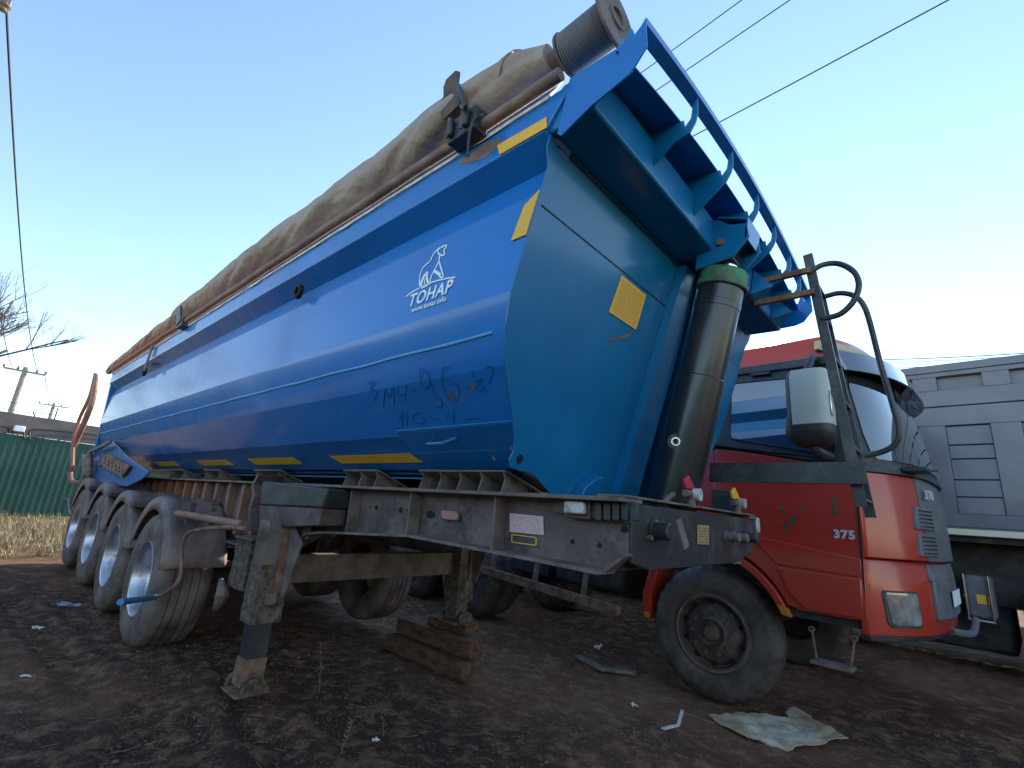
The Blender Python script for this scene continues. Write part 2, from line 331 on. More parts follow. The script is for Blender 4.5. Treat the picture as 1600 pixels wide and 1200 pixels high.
def textmesh(name, txt, size, m, parent, origin, xd, yd, bold=.0, shear=.0, depth=.0015, spacing=1.0):
    cu = bpy.data.curves.new(name, 'FONT'); cu.body = txt; cu.size = size; cu.offset = bold; cu.shear = shear; cu.extrude = depth; cu.space_character = spacing
    cu.resolution_u = 3
    t = bpy.data.objects.new(name + '_tmp', cu); COL.objects.link(t)
    dg = bpy.context.evaluated_depsgraph_get(); me = bpy.data.meshes.new_from_object(t.evaluated_get(dg)); bpy.data.objects.remove(t)
    xd = Vector(xd).normalized(); yd = Vector(yd); yd = (yd - xd * yd.dot(xd)).normalized(); zd = xd.cross(yd)
    MT = Matrix((( xd.x, yd.x, zd.x, origin[0]), (xd.y, yd.y, zd.y, origin[1]), (xd.z, yd.z, zd.z, origin[2]), (0, 0, 0, 1)))
    me.transform(MT); me.name = name; me.materials.clear(); me.materials.append(MATS[m])
    o = bpy.data.objects.new(name, me); COL.objects.link(o); attach(o, parent); return o
def ribbon(mb, P, wd, nrm, off=.002, k=4):
    nrm = Vector(nrm).normalized(); P = catmull(P, k) if k > 1 else [Vector(p) for p in P]
    V = []
    for i, p in enumerate(P):
        t = (P[min(i + 1, len(P) - 1)] - P[max(i - 1, 0)]).normalized(); s = t.cross(nrm) * (wd / 2)
        for q, o_ in ((p - s, 0), (p + s, 0), (p + s, off), (p - s, off)): V.append(q + nrm * o_)
    F = []
    for i in range(len(P) - 1):
        for j in range(4): F.append((i * 4 + j, i * 4 + (j + 1) % 4, (i + 1) * 4 + (j + 1) % 4, (i + 1) * 4 + j))
    F += [(0, 1, 2, 3), tuple((len(P) - 1) * 4 + j for j in (3, 2, 1, 0))]
    mb.add(V, F)

# ------------------------------------------------------------------ ground
def hgt(x, y):
    """height of the yard: rises to the rear of the trailer, drops beyond it"""
    r = np.clip((-x - 5.0) / 4.5, 0, 1); r = r * r * (3 - 2 * r)
    d = np.clip((y - 1.6) / 3.2, 0, 1); d = d * d * (3 - 2 * d) * (1 - r)
    return 0.10 * r - 0.19 * d
def build_ground():
    def axis(lo, hi, step, far, extra):
        a = list(np.arange(lo, hi, step)); s = step
        while a[-1] < far: s *= 1.16; a.append(a[-1] + s)
        s = step
        while a[0] > extra: s *= 1.16; a.insert(0, a[0] - s)
        return np.array(a)
    xs = axis(-9.0, 2.4, .045, 500, -500); ys = axis(.2, 7.5, .045, 500, -500)
    X, Y = np.meshgrid(xs, ys, indexing='ij'); Z = hgt(X, Y)
    flat = np.zeros_like(Z)
    for i in range(X.shape[0]):
        for j in range(X.shape[1]):
            x, y = X[i, j], Y[i, j]
            if abs(x) > 30 or abs(y) > 30: continue
            v = Vector((x, y, 0))
            q = .035 * noise.noise(v * .9) + .018 * noise.noise(v * 3.1) + .012 * noise.noise(v * 8.3)
            c = noise.noise(v * 15.0); q += .008 * c + .008 * noise.noise(v * 27) + .010 * abs(noise.noise(v * 5.5))
            flat[i, j] = q
    # wheel ruts in front of the trailer leg and under the tractor
    rut = np.exp(-((X - (-3.3 + .75 * (1.3 - Y))) / .22) ** 2) * (Y < 3) * (Y > -1)
    def track(xa, ya, xb, yb, wd):
        dx, dy = xb - xa, yb - ya; L = math.hypot(dx, dy); u = ((X - xa) * dx + (Y - ya) * dy) / L; v = ((X - xa) * -dy + (Y - ya) * dx) / L
        on = 1 / (1 + np.exp(-(u) / .15)) / (1 + np.exp(-(L - u) / .15))
        tread = .004 * np.tanh(2 * np.sin(u * 2 * PI / .11 + np.abs(v) * 14)) * (np.abs(v) < wd * .5)
        return on * (-.022 * np.exp(-(v / (wd * .6)) ** 4) + .020 * np.exp(-((np.abs(v) - wd * .85) / .06) ** 2) + tread)
    tr = track(-3.9, 1.15, -1.5, .35, .20) + track(-4.4, 1.75, -.8, 1.05, .22) + track(-8, .55, -4.2, 0.9, .2) + track(-1.2, 3.3, 2.5, 3.6, .25)
    Z = Z + flat + tr - .02 * rut
    nx, ny = X.shape
    V = np.stack([X, Y, Z], -1).reshape(-1, 3)
    idx = np.arange(nx * ny).reshape(nx, ny)
    F = np.stack([idx[:-1, :-1], idx[1:, :-1], idx[1:, 1:], idx[:-1, 1:]], -1).reshape(-1, 4)
    me = bpy.data.meshes.new('ground'); me.vertices.add(len(V)); me.vertices.foreach_set('co', V.ravel())
    me.loops.add(F.size); me.loops.foreach_set('vertex_index', F.ravel()); me.polygons.add(len(F))
    me.polygons.foreach_set('loop_start', np.arange(0, F.size, 4)); me.polygons.foreach_set('loop_total', np.full(len(F), 4))
    me.update(); me.validate(); me.polygons.foreach_set('use_smooth', [True] * len(F)); me.materials.append(MATS['soil'])
    o = bpy.data.objects.new('ground', me); COL.objects.link(o); o['kind'] = 'structure'
build_ground()

# ================================================================== BLUE TIPPER TRAILER
CY = 2.45
TR = root('tipper_trailer', 'blue tipper semi trailer with rolled tarp parked unhitched on its landing legs', 'trailer', (-5.2, CY, 0), worldframe=True)
PROF = [(-1.165, 2.64), (-1.203, 2.508), (-1.207, 2.108), (-1.175, 1.965), (-1.12, 1.84), (-.96, 1.62), (-.74, 1.47), (-.42, 1.405)]
KF, KR = .30, .45
def xf(z): return -1.0 - KF * (2.74 - z)
def xr(z): return -9.42 - KR * (2.7 - z) * .9
def yprof(z):
    zs = [p[1] for p in PROF][::-1]; ys = [p[0] for p in PROF][::-1]
    return float(np.interp(z, zs, ys))
def side(x, z, off=0.004): return Vector((x, CY + yprof(z) - off, z))
# shell of the half-pipe body (outer and inner skins)
full = PROF + [(-y, z) for y, z in PROF[::-1]]
def shell(profile, x_of_front, x_of_rear, t=.012):
    m = MB(); n = len(profile); V = []
    for fx in (0, 1):
        for off in (0, t):
            for y, z in profile:
                s = 1 - off / 1.2; yy = y * s; zz = z + (off if abs(y) < .8 else off * .3)
                V.append(((x_of_front if fx == 0 else x_of_rear)(z), CY + yy, zz))
    def q(fx, o, i): return (fx * 2 + o) * n + i
    F = []
    for i in range(n - 1):
        F.append((q(0, 0, i), q(1, 0, i), q(1, 0, i + 1), q(0, 0, i + 1)))
        F.append((q(0, 1, i), q(0, 1, i + 1), q(1, 1, i + 1), q(1, 1, i)))
        for fx in (0, 1): F.append((q(fx, 0, i), q(fx, 0, i + 1), q(fx, 1, i + 1), q(fx, 1, i)))
    for i in (0, n - 1): F.append((q(0, 0, i), q(0, 1, i), q(1, 1, i), q(1, 0, i)))
    m.add(V, F); return m
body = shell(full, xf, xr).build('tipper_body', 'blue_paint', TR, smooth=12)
for s in (-1, 1):
    # top rail: outer face, soffit below and top
    P = [(s * 1.275, 2.865), (s * 1.275, 2.710), (s * 1.165, 2.628), (s * 1.12, 2.628), (s * 1.12, 2.865)]
    V = [(xf(z) if i not in (0, 4) else -.90, CY + y, z) for i, (y, z) in enumerate(P)] + [(xr(z), CY + y, z) for y, z in P]
    F = [(i, (i + 1) % 5, 5 + (i + 1) % 5, 5 + i) for i in range(5)] + [(4, 3, 2, 1, 0), (5, 6, 7, 8, 9)]
    MB().add(V, F).build('top_rail', 'blue_paint', TR, bevel=.006)
# lower stiffening channel along the sill of the body: thin bead line
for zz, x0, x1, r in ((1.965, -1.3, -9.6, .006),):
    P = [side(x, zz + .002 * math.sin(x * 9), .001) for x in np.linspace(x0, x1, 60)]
    MB().tube(P, [r + .002 * random.random() for _ in P], 6).build('weld_seam', 'weld_highlight', body)
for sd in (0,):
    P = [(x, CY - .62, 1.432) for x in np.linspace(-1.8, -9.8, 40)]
    MB().tube(P, .005, 6).build('weld_seam', 'weld_highlight', body)
# raised lower plate (reinforcing doubler) beside the head plate
def panel_on_side(corners, off, thick):
    P = [side(x, z, off) for x, z in corners]; return P
xs_, xe_ = -1.36, hit(625, 680, y=1.5)[0]
dbl = MB()
for (za, zb, xa) in ((1.64, 1.545, hit(625, 682, y=1.49)[0]), (1.545, 1.475, hit(648, 710, y=1.6)[0])):
    a = [side(xf(za), za, .004), side(xf(zb), zb, .004), side(xa + .12 * (zb < 1.5), zb, .004), side(xa, za, .004)]
    b_ = [p + Vector((0, -.006, -.004)) for p in a]
    dbl.hexa([a[0], a[1], a[2], a[3], b_[0], b_[1], b_[2], b_[3]])
dbl.build('doubler_plate', 'blue_paint', body, bevel=.002)
for zz, x1 in ((1.643, hit(625, 682, y=1.49)[0]), (1.548, hit(648, 710, y=1.6)[0])):
    MB().tube([side(x, zz, .008) for x in np.linspace(xf(zz), x1, 16)], .006, 6).build('weld_seam', 'teal_paint', body)
# grab handle on the doubler plate
hx = hit(707, 695, y=1.56)[0]
MB().tube([side(hx - .10, 1.60, 0), side(hx - .10, 1.60, 0) + Vector((.035, -.06, -.035)), side(hx + .07, 1.60, 0) + Vector((-.035, -.06, -.035)), side(hx + .07, 1.60, 0)], .009, 8, k=1).build('grab_handle', 'teal_paint', body)

# head plate -------------------------------------------------------
HPN = [(-1.25, 2.71), (-1.25, 2.66), (-1.215, 2.60), (-1.212, 2.11), (-1.185, 1.965), (-1.14, 1.855), (-1.05, 1.73), (-.985, 1.63), (-.95, 1.575), (-.935, 1.53), (-.945, 1.49), (-.93, 1.465), (-.87, 1.455), (-.78, 1.455), (-.6, 1.375), (-.5, 1.345)]
outline = HPN + [(-y, z) for y, z in HPN[::-1]]
nF = Vector((1, 0, -KF)).normalized()
def hp(y, z, off=0): return Vector((xf(z), CY + y, z)) + nF * off
head = MB().prism([hp(y, z, .002) for y, z in outline], nF * .008).build('head_plate', 'teal_paint', TR, smooth=12)
# horizontal folds in the head plate (two visible joints)
for zz in (2.455,):
    m = MB()
    m.bar(hp(-1.19, zz, .0105), hp(1.19, zz, .0105), .004, .007, up=(0, 0, 1)); m.build('panel_joint', 'black_beam', head)
MB().bar(hp(-1.2, 2.690, .011), hp(1.2, 2.690, .011), .006, .01).build('panel_joint', 'black_beam', head)
for s in (-1, 1):   # round eye at the lower corner: dark disc with rim
    c = hp(s * .885, 1.502, .0105)
    q = nF.to_track_quat('Z', 'Y').to_matrix()
    m = MB(); ring = [c + q @ Vector((.021 * math.cos(a), .021 * math.sin(a), 0)) for a in np.linspace(0, 2 * PI, 20, endpoint=False)]
    m.prism(ring, nF * .001); m.build('eye_hole', 'hole_black', head)
# cross beam box under the visor
YB = 1.26
bx0, bx1 = -1.02, -.795
MB().prism([(bx0 + .0, CY - YB, 2.705), (bx1, CY - YB, 2.698), (bx1, CY - YB, 2.895), (bx0 + .065, CY - YB, 2.90)], (0, 2 * YB, 0)).build('head_beam', 'teal_paint', TR, bevel=.012)
# side cheeks of the visor
cheek = [(-.951, 2.66), (-.905, 2.889), (-.863, 2.889), (-.70, 2.889), (-.676, 2.892), (-.66, 2.93), (-.645, 2.935), (-.635, 2.90), (-.594, 2.932), (-.589, 2.814), (-.649, 2.742), (-.705, 2.725), (-.80, 2.700), (-.90, 2.655), (-.93, 2.64)]
for s in (-1, 1):
    ck = cheek if s < 0 else cheek[1:-3] + [(-.86, 2.72), (-.93, 2.76)]
    MB().prism([(x, CY + s * 1.276 - (.008 if s > 0 else 0), z) for x, z in ck], (0, .008, 0)).build('visor_cheek', 'blue_paint', TR, bevel=.002)
    MB().add(*((lambda y: ([(-.72, y, 2.88), (-.68, y, 2.88), (-.70, y - .05 * s * -1, 2.86), (-.70, y, 2.97)], [(0, 1, 3), (0, 2, 3), (1, 2, 3), (0, 1, 2)]))(CY + s * 1.24))).build('lug', 'teal_paint', TR)
def arch(y): return 3.075 - .135 * (y / 1.27) ** 2
# visor plate: from the beam top rising forward and arched
NY = 28
V = []
for i in range(NY + 1):
    y = -1.262 + 2.524 * i / NY
    for x, z in ((-.90, 2.885), (-.865, arch(y) - .075), (-.675, arch(y) - .10), (-.675, arch(y) - .094), (-.87, arch(y) - .069), (-.906, 2.885)):
        V.append((x, CY + y, z))
F = [(i * 6 + j, (i + 1) * 6 + j, (i + 1) * 6 + (j + 1) % 6, i * 6 + (j + 1) % 6) for i in range(NY) for j in range(6)]
MB().add(V, F + [tuple(range(6)), tuple(NY * 6 + j for j in range(6))]).build('visor_plate', 'blue_paint', TR)
# rim rail standing ahead of the visor plate
V = []
for i in range(NY + 1):
    y = -1.268 + 2.536 * i / NY
    z1 = arch(y) + .01; z0 = arch(y) - .06
    for x, z in ((-.635, z1 - .048), (-.594, z1 - .030), (-.594, z1), (-.600, z1 - .002)): V.append((x, CY + y, z))
for k in range(0):
    pass
F = [(i * 4 + j, (i + 1) * 4 + j, (i + 1) * 4 + (j + 1) % 4, i * 4 + (j + 1) % 4) for i in range(NY) for j in range(4)]
MB().add(V, F + [(0, 1, 2, 3), tuple(NY * 4 + j for j in range(4))]).build('visor_rim', 'blue_paint', TR)
# gusset ribs carrying the rim
for y in (-.80, -.36, .06, .40, .74, 1.0):
    a = arch(y)
    poly = [(-.80, CY + y, 2.894), (-.862, CY + y, a - .08), (-.70, CY + y, a - .10), (-.66, CY + y, a - .105), (-.655, CY + y, a - .14), (-.63, CY + y, a - .112), (-.622, CY + y, a - .06), (-.606, CY + y, a + .005), (-.6005, CY + y, a + .005),
            (-.6005, CY + y, a - .10), (-.61, CY + y, a - .14), (-.635, CY + y, a - .18), (-.70, CY + y, max(a - .235, 2.83)), (-.793, CY + y, 2.76)]
    MB().prism(poly, (0, .008, 0)).build('gusset', 'teal_paint', TR, bevel=.001)
for s in (.62, 1.08):   # small folded pyramids by the ladder rods
    c = Vector((-.79, CY + s, 2.78))
    MB().add([c + Vector(p) for p in ((0, -.10, -.09), (0, .10, -.09), (0, 0, .12), (.11, 0, -.02))], [(0, 1, 2), (0, 3, 1), (1, 3, 2), (2, 3, 0)]).build('rod_bracket', 'teal_paint', TR)

# posts on the head plate -----------------------------------------
for s in (-1, 1):
    def pp(fr, zz, extra=0):   # L edge on plate
        yb, yt = -.27, -.13
        t = (zz - 1.40) / (2.70 - 1.40); y = yb + (yt - yb) * t
        dep = .125 + (.082 - .125) * t
        return (hp(0, zz).x + dep * fr, CY + s * (-1) * (y + extra) * -1 if s < 0 else CY - (y + extra), zz)
    m = MB()
    # near face plate, front face plate and an outward lip: an open channel
    zs = np.linspace(1.42, 2.70, 2)
    def strip(a0, a1, e0, e1):
        q = [pp(a0, zs[0], e0), pp(a1, zs[0], e1), pp(a1, zs[1], e1), pp(a0, zs[1], e0)]
        return q
    A = strip(0, 1, 0, 0); B = strip(0, 1, .008, .008)
    m.hexa([A[0], A[1], A[2], A[3], B[0], B[1], B[2], B[3]])
    A = strip(1, 1, 0, .055); B = [(p[0] - .008, p[1], p[2]) for p in A]
    m.hexa([A[0], A[1], A[2], A[3], B[0], B[1], B[2], B[3]])
    m.build('post', 'teal_paint', TR, bevel=.004)
    # foot gusset at the base of the post
    yb = -.27
    poly = [hp(s * (.27), 1.34, .01), hp(s * .27, 1.50, .01), hp(s * .33, 1.50, .01), hp(s * .42, 1.44, .01), hp(s * .45, 1.34, .01)]
    MB().prism(poly, nF * .055).build('post_foot', 'teal_paint', TR, bevel=.004)
# inner backing plate between posts (in shade)
MB().prism([hp(-.10, 1.36, .012), hp(.12, 1.36, .012), hp(.12, 2.69, .012), (hp(-.06, 2.69, .012))], nF * .05).build('backing_plate', 'teal_paint', TR)

# hydraulic cylinder ----------------------------------------------
CB = np.array([-1.085, CY + .0, 1.36]); CT = hit(1127, 452, y=CY)
ax = Vector(CT - CB).normalized(); CBv = Vector(CB); L = (Vector(CT) - CBv).length
q = ax.to_track_quat('Z', 'Y').to_matrix().to_4x4()
CM = Matrix.Translation(CBv) @ q
def lathe_ax(prof, n=40):
    m = MB(); m.lathe(prof, n, 'z'); m.v = [tuple(CM @ Vector(v)) for v in m.v]; return m
cylr = .114
cyl = lathe_ax([(-.02, 0), (-.02, cylr + .006), (L * .58, cylr + .006), (L * .585, cylr), (L * .9, cylr), (L * .902, cylr + .002), (L * .93, cylr + .002), (L * .932, cylr), (L, cylr), (L, 0)]).build('tipping_cylinder', 'rod_black', TR)
lathe_ax([(L - .005, 0), (L - .005, cylr + .010), (L, cylr + .016), (L + .02, cylr + .016), (L + .022, cylr + .006), (L + .08, cylr + .006), (L + .095, cylr - .008), (L + .10, cylr - .03), (L + .10, .06), (L + .10, 0)]).build('collar', 'green_paint', cyl)
lathe_ax([(L + .09, 0), (L + .09, .058), (L + .125, .058), (L + .13, .05), (L + .15, .045), (L + .15, 0)]).build('inner_stage', 'chrome', cyl)
# port flange facing the camera side
pc = Vector(hit(1056, 690, y=CY - .12)); pd = Vector((.35, -1, -.05)).normalized()
m = MB(); m.lathe([(-.05, 0), (-.05, .040), (.0, .040), (.0, .022), (-.02, .020), (-.02, 0)], 24, 'z')
qq = pd.to_track_quat('Z', 'Y').to_matrix().to_4x4(); m.v = [tuple(Matrix.Translation(pc) @ qq @ Vector(v)) for v in m.v]
pf = m.build('port_flange', 'black_plastic', cyl)
m = MB(); m.lathe([(.0, .022), (.006, .022), (.006, .015), (-.018, .014)], 20, 'z'); m.v = [tuple(Matrix.Translation(pc) @ qq @ Vector(v)) for v in m.v]
m.build('port_ring', 'chrome', cyl)
# head bracket over the cylinder: cheeks, hood and pin block
top = Vector(CT) + ax * .12
for s in (-1, 1):
    y = top.y + s * .10
    MB().prism([(top.x - .13, y, top.z - .02), (top.x + .07, y, top.z - .0), (top.x + .15, y, top.z + .09), (top.x + .14, y, top.z + .17), (top.x + .06, y, top.z + .19), (top.x + .0, y, top.z + .24), (top.x - .10, y, top.z + .25)], (0, .012 * -s, 0)).build('hinge_cheek', 'teal_paint', TR, bevel=.004)
MB().prism([(top.x + .135, top.y - .10, top.z + .09), (top.x + .15, top.y - .10, top.z + .20), (top.x + .0, top.y - .10, top.z + .26), (top.x + .0, top.y - .10, top.z + .25), (top.x + .14, top.y - .10, top.z + .19), (top.x + .127, top.y - .10, top.z + .09)], (0, .2, 0)).build('bracket_hood', 'teal_paint', TR)
MB().box((top.x - .05, top.y - .07, top.z + .0), (top.x + .06, top.y + .07, top.z + .13)).build('pin_block', 'rod_black', TR, bevel=.01)
MB().cyl((top.x + .01, top.y - .115, top.z + .10), (top.x + .01, top.y + .115, top.z + .10), .018, 14).build('hinge_pin', 'rust', TR)

# stickers on the head plate ---------------------------------------
def hpl(px, py): return Vector(hitp(px, py, (1, 0, -KF), (-1.0, 0, 2.74))) + nF * .0115
quadsheet('warning_sticker', 'yellow_sticker', [hpl(948, 487), hpl(990, 515), hpl(1006, 461), hpl(968, 430)], head)
P = [hpl(948, 487), hpl(990, 515), hpl(1006, 461), hpl(968, 430)]
quadsheet('warning_sticker', 'yellow_sticker', [Vector((p.x, 2 * CY + .08 - p.y, p.z)) for p in (P[1], P[0], P[3], P[2])], head)
m = MB(); ribbon(m, [hpl(948, 531), hpl(962, 529), hpl(984, 521)], .014, nF, .001); m.build('rust_scratch', 'rust', head)

# tape on body ------------------------------------------------------
def tape_px(z0, z1, px0, px1, pyref, slant=(0, 0)):
    y = CY + yprof((z0 + z1) / 2); xa = hit(px0, pyref, y=y)[0]; xb = hit(px1, pyref, y=y)[0]
    P = [side(xa + slant[0], z0), side(xb + slant[1], z0), side(xb, z1), side(xa, z1)]
    return quadsheet('reflective_tape', 'yellow_tape', P, body, .002)
for px0, px1, py in ((522, 646, 720), (392, 463, 723), (312, 358, 725), (245, 276, 726)):
    tape_px(1.505, 1.545, px0, px1, py, (.06, .05))
P = [side(xf(2.33) - .085, 2.33), side(xf(2.33) - .005, 2.33), side(xf(2.52) - .01, 2.52), side(xf(2.48) - .075, 2.47)]
quadsheet('reflective_tape', 'yellow_tape', P, body, .002)
yr = CY - 1.275
a = hit(782, 240, y=yr); b_ = hit(857, 187, y=yr)
quadsheet('reflective_tape', 'yellow_tape', [(a[0], yr - .003, 2.715), (-1.0, yr - .003, 2.713), (-1.005, yr - .003, 2.765), (a[0] - .02, yr - .003, 2.772)], TR, .002)

# logo ---------------------------------------------------------------
Z0, Z1 = 2.11, 2.505
pa = Vector((0, CY + yprof(Z0), Z0)); pb = Vector((0, CY + yprof(Z1), Z1)); upv = (pb - pa).normalized(); nrmS = Vector((1, 0, 0)).cross(upv).normalized()
def lg(u, v): return Vector(hitp(600 + u / 8.57, 360 + v / 8.57, tuple(nrmS), tuple(pa))) + nrmS * .002
m = MB()
for st, wd in (([(490, 780), (480, 690), (490, 600), (530, 500), (620, 415), (660, 330), (720, 260), (745, 240), (800, 215), (845, 200)], .006),
               ([(845, 200), (835, 235), (808, 260), (815, 320), (790, 338), (745, 320), (730, 300), (738, 255), (800, 220)], .006),
               ([(750, 330), (742, 400), (700, 500), (640, 610), (622, 690)], .007),
               ([(740, 400), (760, 480), (785, 560), (795, 620), (770, 632), (745, 605)], .007),
               ([(680, 545), (720, 570), (760, 600)], .012),
               ([(492, 780), (510, 690), (545, 610), (590, 565)], .014),
               ([(590, 565), (580, 640), (600, 715)], .012), ([(500, 775), (560, 750), (620, 710)], .008),
               ([(560, 640), (545, 690), (560, 740)], .006),
               ([(300, 890), (380, 830), (500, 765), (640, 700), (800, 655), (960, 630)], .006)):
    ribbon(m, [lg(*p) for p in st], wd * 1.25, nrmS, .0006)
m.build('bear_emblem', 'white_print', body)
o0 = lg(330, 1020); o1 = lg(930, 800)
Lx = o1.x - o0.x
textmesh('logo_text', 'TOHAP', Lx * .275, 'white_print', body, lg(325, 1035) + nrmS * .001, (1, 0, 0), upv, bold=.0015, shear=.22, spacing=1.08)
textmesh('logo_text', 'www.tonar.info', Lx * .118, 'white_print', body, lg(372, 1108) + nrmS * .001, (1, 0, 0), upv, bold=.0002, spacing=1.04)
# marker scribbles
def sg(u, v):
    px, py = 500 + u / 4.444, 500 + v / 4.444
    pz0, pz1 = Vector((0, CY + yprof(1.63), 1.63)), Vector((0, CY + yprof(1.83), 1.83)); n = Vector((1, 0, 0)).cross((pz1 - pz0).normalized()).normalized()
    return Vector(hitp(px, py, tuple(n), tuple(pz0))) + n * .002, n
m = MB()
for st in ([(330, 440), (375, 430), (350, 480), (400, 490), (380, 560)], [(440, 600), (455, 480), (480, 540), (510, 470), (515, 590)], [(540, 470), (545, 520), (590, 510)], [(600, 450), (590, 560)], [(625, 490), (665, 480)],
           [(740, 360), (700, 340), (700, 440), (735, 480), (765, 430), (750, 360), (790, 500), (845, 560), (840, 600), (790, 595)],
           [(900, 330), (860, 330), (850, 430), (880, 530), (930, 570), (970, 520), (950, 440), (900, 450)], [(1000, 470), (1040, 465)], [(1060, 350), (1065, 400)],
           [(1080, 420), (1130, 410), (1100, 450), (1145, 470), (1110, 490)], [(1150, 330), (1200, 330), (1175, 440)],
           [(550, 690), (575, 640), (570, 740)], [(600, 640), (605, 730)], [(700, 640), (650, 660), (660, 710), (720, 715), (715, 670)], [(760, 670), (830, 690)], [(890, 640), (890, 680), (930, 680)], [(930, 620), (930, 720)], [(1020, 685), (1110, 680)]):
    pts = [sg(*p) for p in st]; ribbon(m, [p[0] for p in pts], .005, pts[0][1], .0008)
m.build('marker_scribble', 'marker_ink', body)['kind'] = 'stuff'
m = MB()
for u, v, r in ((918, 525, .012), (1070, 463, .010), (112, 625, .009), (1210, 960, .008), (1330, 890, .008)):
    p, n = sg(u, v); ring = [p + Vector((r * math.cos(a) * (1 + .4 * random.random()), 0, r * 1.1 * math.sin(a))) for a in np.linspace(0, 6.28, 9)[:-1]]
    ring = [Vector((q.x, p.y + (q.z - p.z) * -.7, q.z)) for q in ring]; m.prism(ring, n * .001)
m.build('paint_chip', 'rust', body)['kind'] = 'stuff'

# lugs (eyes) below the rail
for px, py in ((470, 457), (228, 582)):
    p = hit(px, py, y=CY - 1.24); m = MB()
    m.lathe([(-.03, .05), (-.03, .028), (0.0, .028), (0, .05)], 24, 'y', c=p, close=True); m.build('lifting_eye', 'hole_black', TR, bevel=.003)

# tarpaulin roll ------------------------------------------------------
def tarp_roll():
    xs = np.linspace(-1.05, -10.4, 520); n = 44; V = []
    for i, x in enumerate(xs):
        t = 0
        R = np.interp(-x, [1.05, 1.2, 1.5, 1.75, 2.3, 4, 6.2, 6.4, 8.0, 9.2, 10.0, 10.4], [.07, .11, .15, .165, .145, .13, .125, .095, .085, .08, .07, .04])
        cz = np.interp(-x, [1.05, 1.4, 2, 6, 9.2, 10.4], [3.12, 3.12, 3.13, 3.13, 3.07, 3.04]) + .012 * noise.noise(Vector((x * 1.3, 5, 0)))
        cyy = CY - 1.20 + .01 * noise.noise(Vector((x * 1.7, 9, 0)))
        for j in range(n):
            a = 2 * PI * j / n
            u = x * 2.3 + a * 1.1
            d = 1 + .10 * noise.noise(Vector((x * 1.1, math.cos(a) * .8, math.sin(a) * .8))) + .27 * (abs(noise.noise(Vector((u, 3.3, x * .4)))) ** .7 - .25) + .07 * abs(noise.noise(Vector((x * 5.0 - a * 1.9, 7.7, math.sin(a))))) + .02 * math.sin(a * 2 + x * 3.0)
            sag = .85 if math.sin(a) < -.3 else 1.0
            V.append((x, cyy + R * d * math.cos(a), cz + R * d * math.sin(a) * sag))
    m = MB(); k = len(xs)
    F = [(i * n + j, i * n + (j + 1) % n, (i + 1) * n + (j + 1) % n, (i + 1) * n + j) for i in range(k - 1) for j in range(n)]
    F += [tuple(range(n)), tuple((k - 1) * n + j for j in range(n))]
    return m.add(V, F).build('tarp_roll', 'tarp', TR, smooth=60)
tarp_roll()
# lower tarp tube with its hem
P = [(x, CY - 1.30, 2.905 - .006 * (i % 2) + (.0 if x > -6 else -.0)) for i, x in enumerate(np.linspace(-.93, -9.6, 20))]
MB().tube(P, .026, 12).build('tarp_tube', 'rusty_pipe', TR)
MB().tube([(-1.10, CY - 1.2, 3.12), (-.80, CY - 1.2, 3.145)], .048, 16).build('roll_shaft', 'rusty_pipe', TR)
m = MB(); V = []
for i, x in enumerate(np.linspace(-1.0, -9.4, 90)):
    dz = .012 * noise.noise(Vector((x * 5, 2, 2))) + .01 * noise.noise(Vector((x * 14, 2, 2)))
    V += [(x, CY - 1.279, 2.868), (x, CY - 1.284, 2.868 - .022 + dz), (x, CY - 1.26, 2.872)]
m.add(V, [(i * 3 + a, i * 3 + 3 + a, i * 3 + 3 + b, i * 3 + b) for i in range(89) for a, b in ((0, 1), (2, 0))]); m.build('tarp_hem', 'paper', TR)
# loose strap wrapped round the roll near the reel
for dx, r0 in ((0.0, .125), (.05, .118), (.10, .11)):
    P = [(-1.26 - dx + .05 * math.sin(a), CY - 1.2 + r0 * math.cos(a), 3.14 + r0 * math.sin(a)) for a in np.linspace(0, 2 * PI, 22)]
    m = MB(); V = []
    for i, p in enumerate(P):
        V += [(p[0] - .02, p[1], p[2]), (p[0] + .02, p[1], p[2]), (p[0] + .02, CY - 1.2 + (p[1] - CY + 1.2) * 1.04, 3.14 + (p[2] - 3.14) * 1.04), (p[0] - .02, CY - 1.2 + (p[1] - CY + 1.2) * 1.04, 3.14 + (p[2] - 3.14) * 1.04)]
    m.add(V, [(i * 4 + j, i * 4 + 4 + j, i * 4 + 4 + (j + 1) % 4, i * 4 + (j + 1) % 4) for i in range(21) for j in range(4)]); m.build('strap', 'tarp', TR, smooth=60)
# reel with flange at the front of the roll
rc = Vector((-.865, CY - 1.2, 3.135)); rd = Vector((1, -.02, .06)).normalized(); qr = rd.to_track_quat('Z', 'Y').to_matrix().to_4x4(); RM = Matrix.Translation(rc) @ qr
def relth(prof, n=36, mod=None):
    m = MB(); m.lathe(prof, n, 'z', mod=mod); m.v = [tuple(RM @ Vector(v)) for v in m.v]; return m
pr = [(-.12, 0)] + [(-.12 + .0056 * i, .080 + .006 * (i % 2)) for i in range(40)] + [(.105, 0)]
reel = relth(pr).build('cable_reel', 'grey_plastic', TR, smooth=60)
relth([(.10, 0), (.10, .135), (.108, .138), (.113, .135), (.113, .05), (.122, .048), (.122, .038), (.112, .036), (.112, 0)], 44).build('reel_flange', 'dusty_metal', reel)
relth([(-.13, 0), (-.13, .09), (-.12, .092), (-.12, 0)], 30).build('reel_flange', 'dusty_metal', reel)
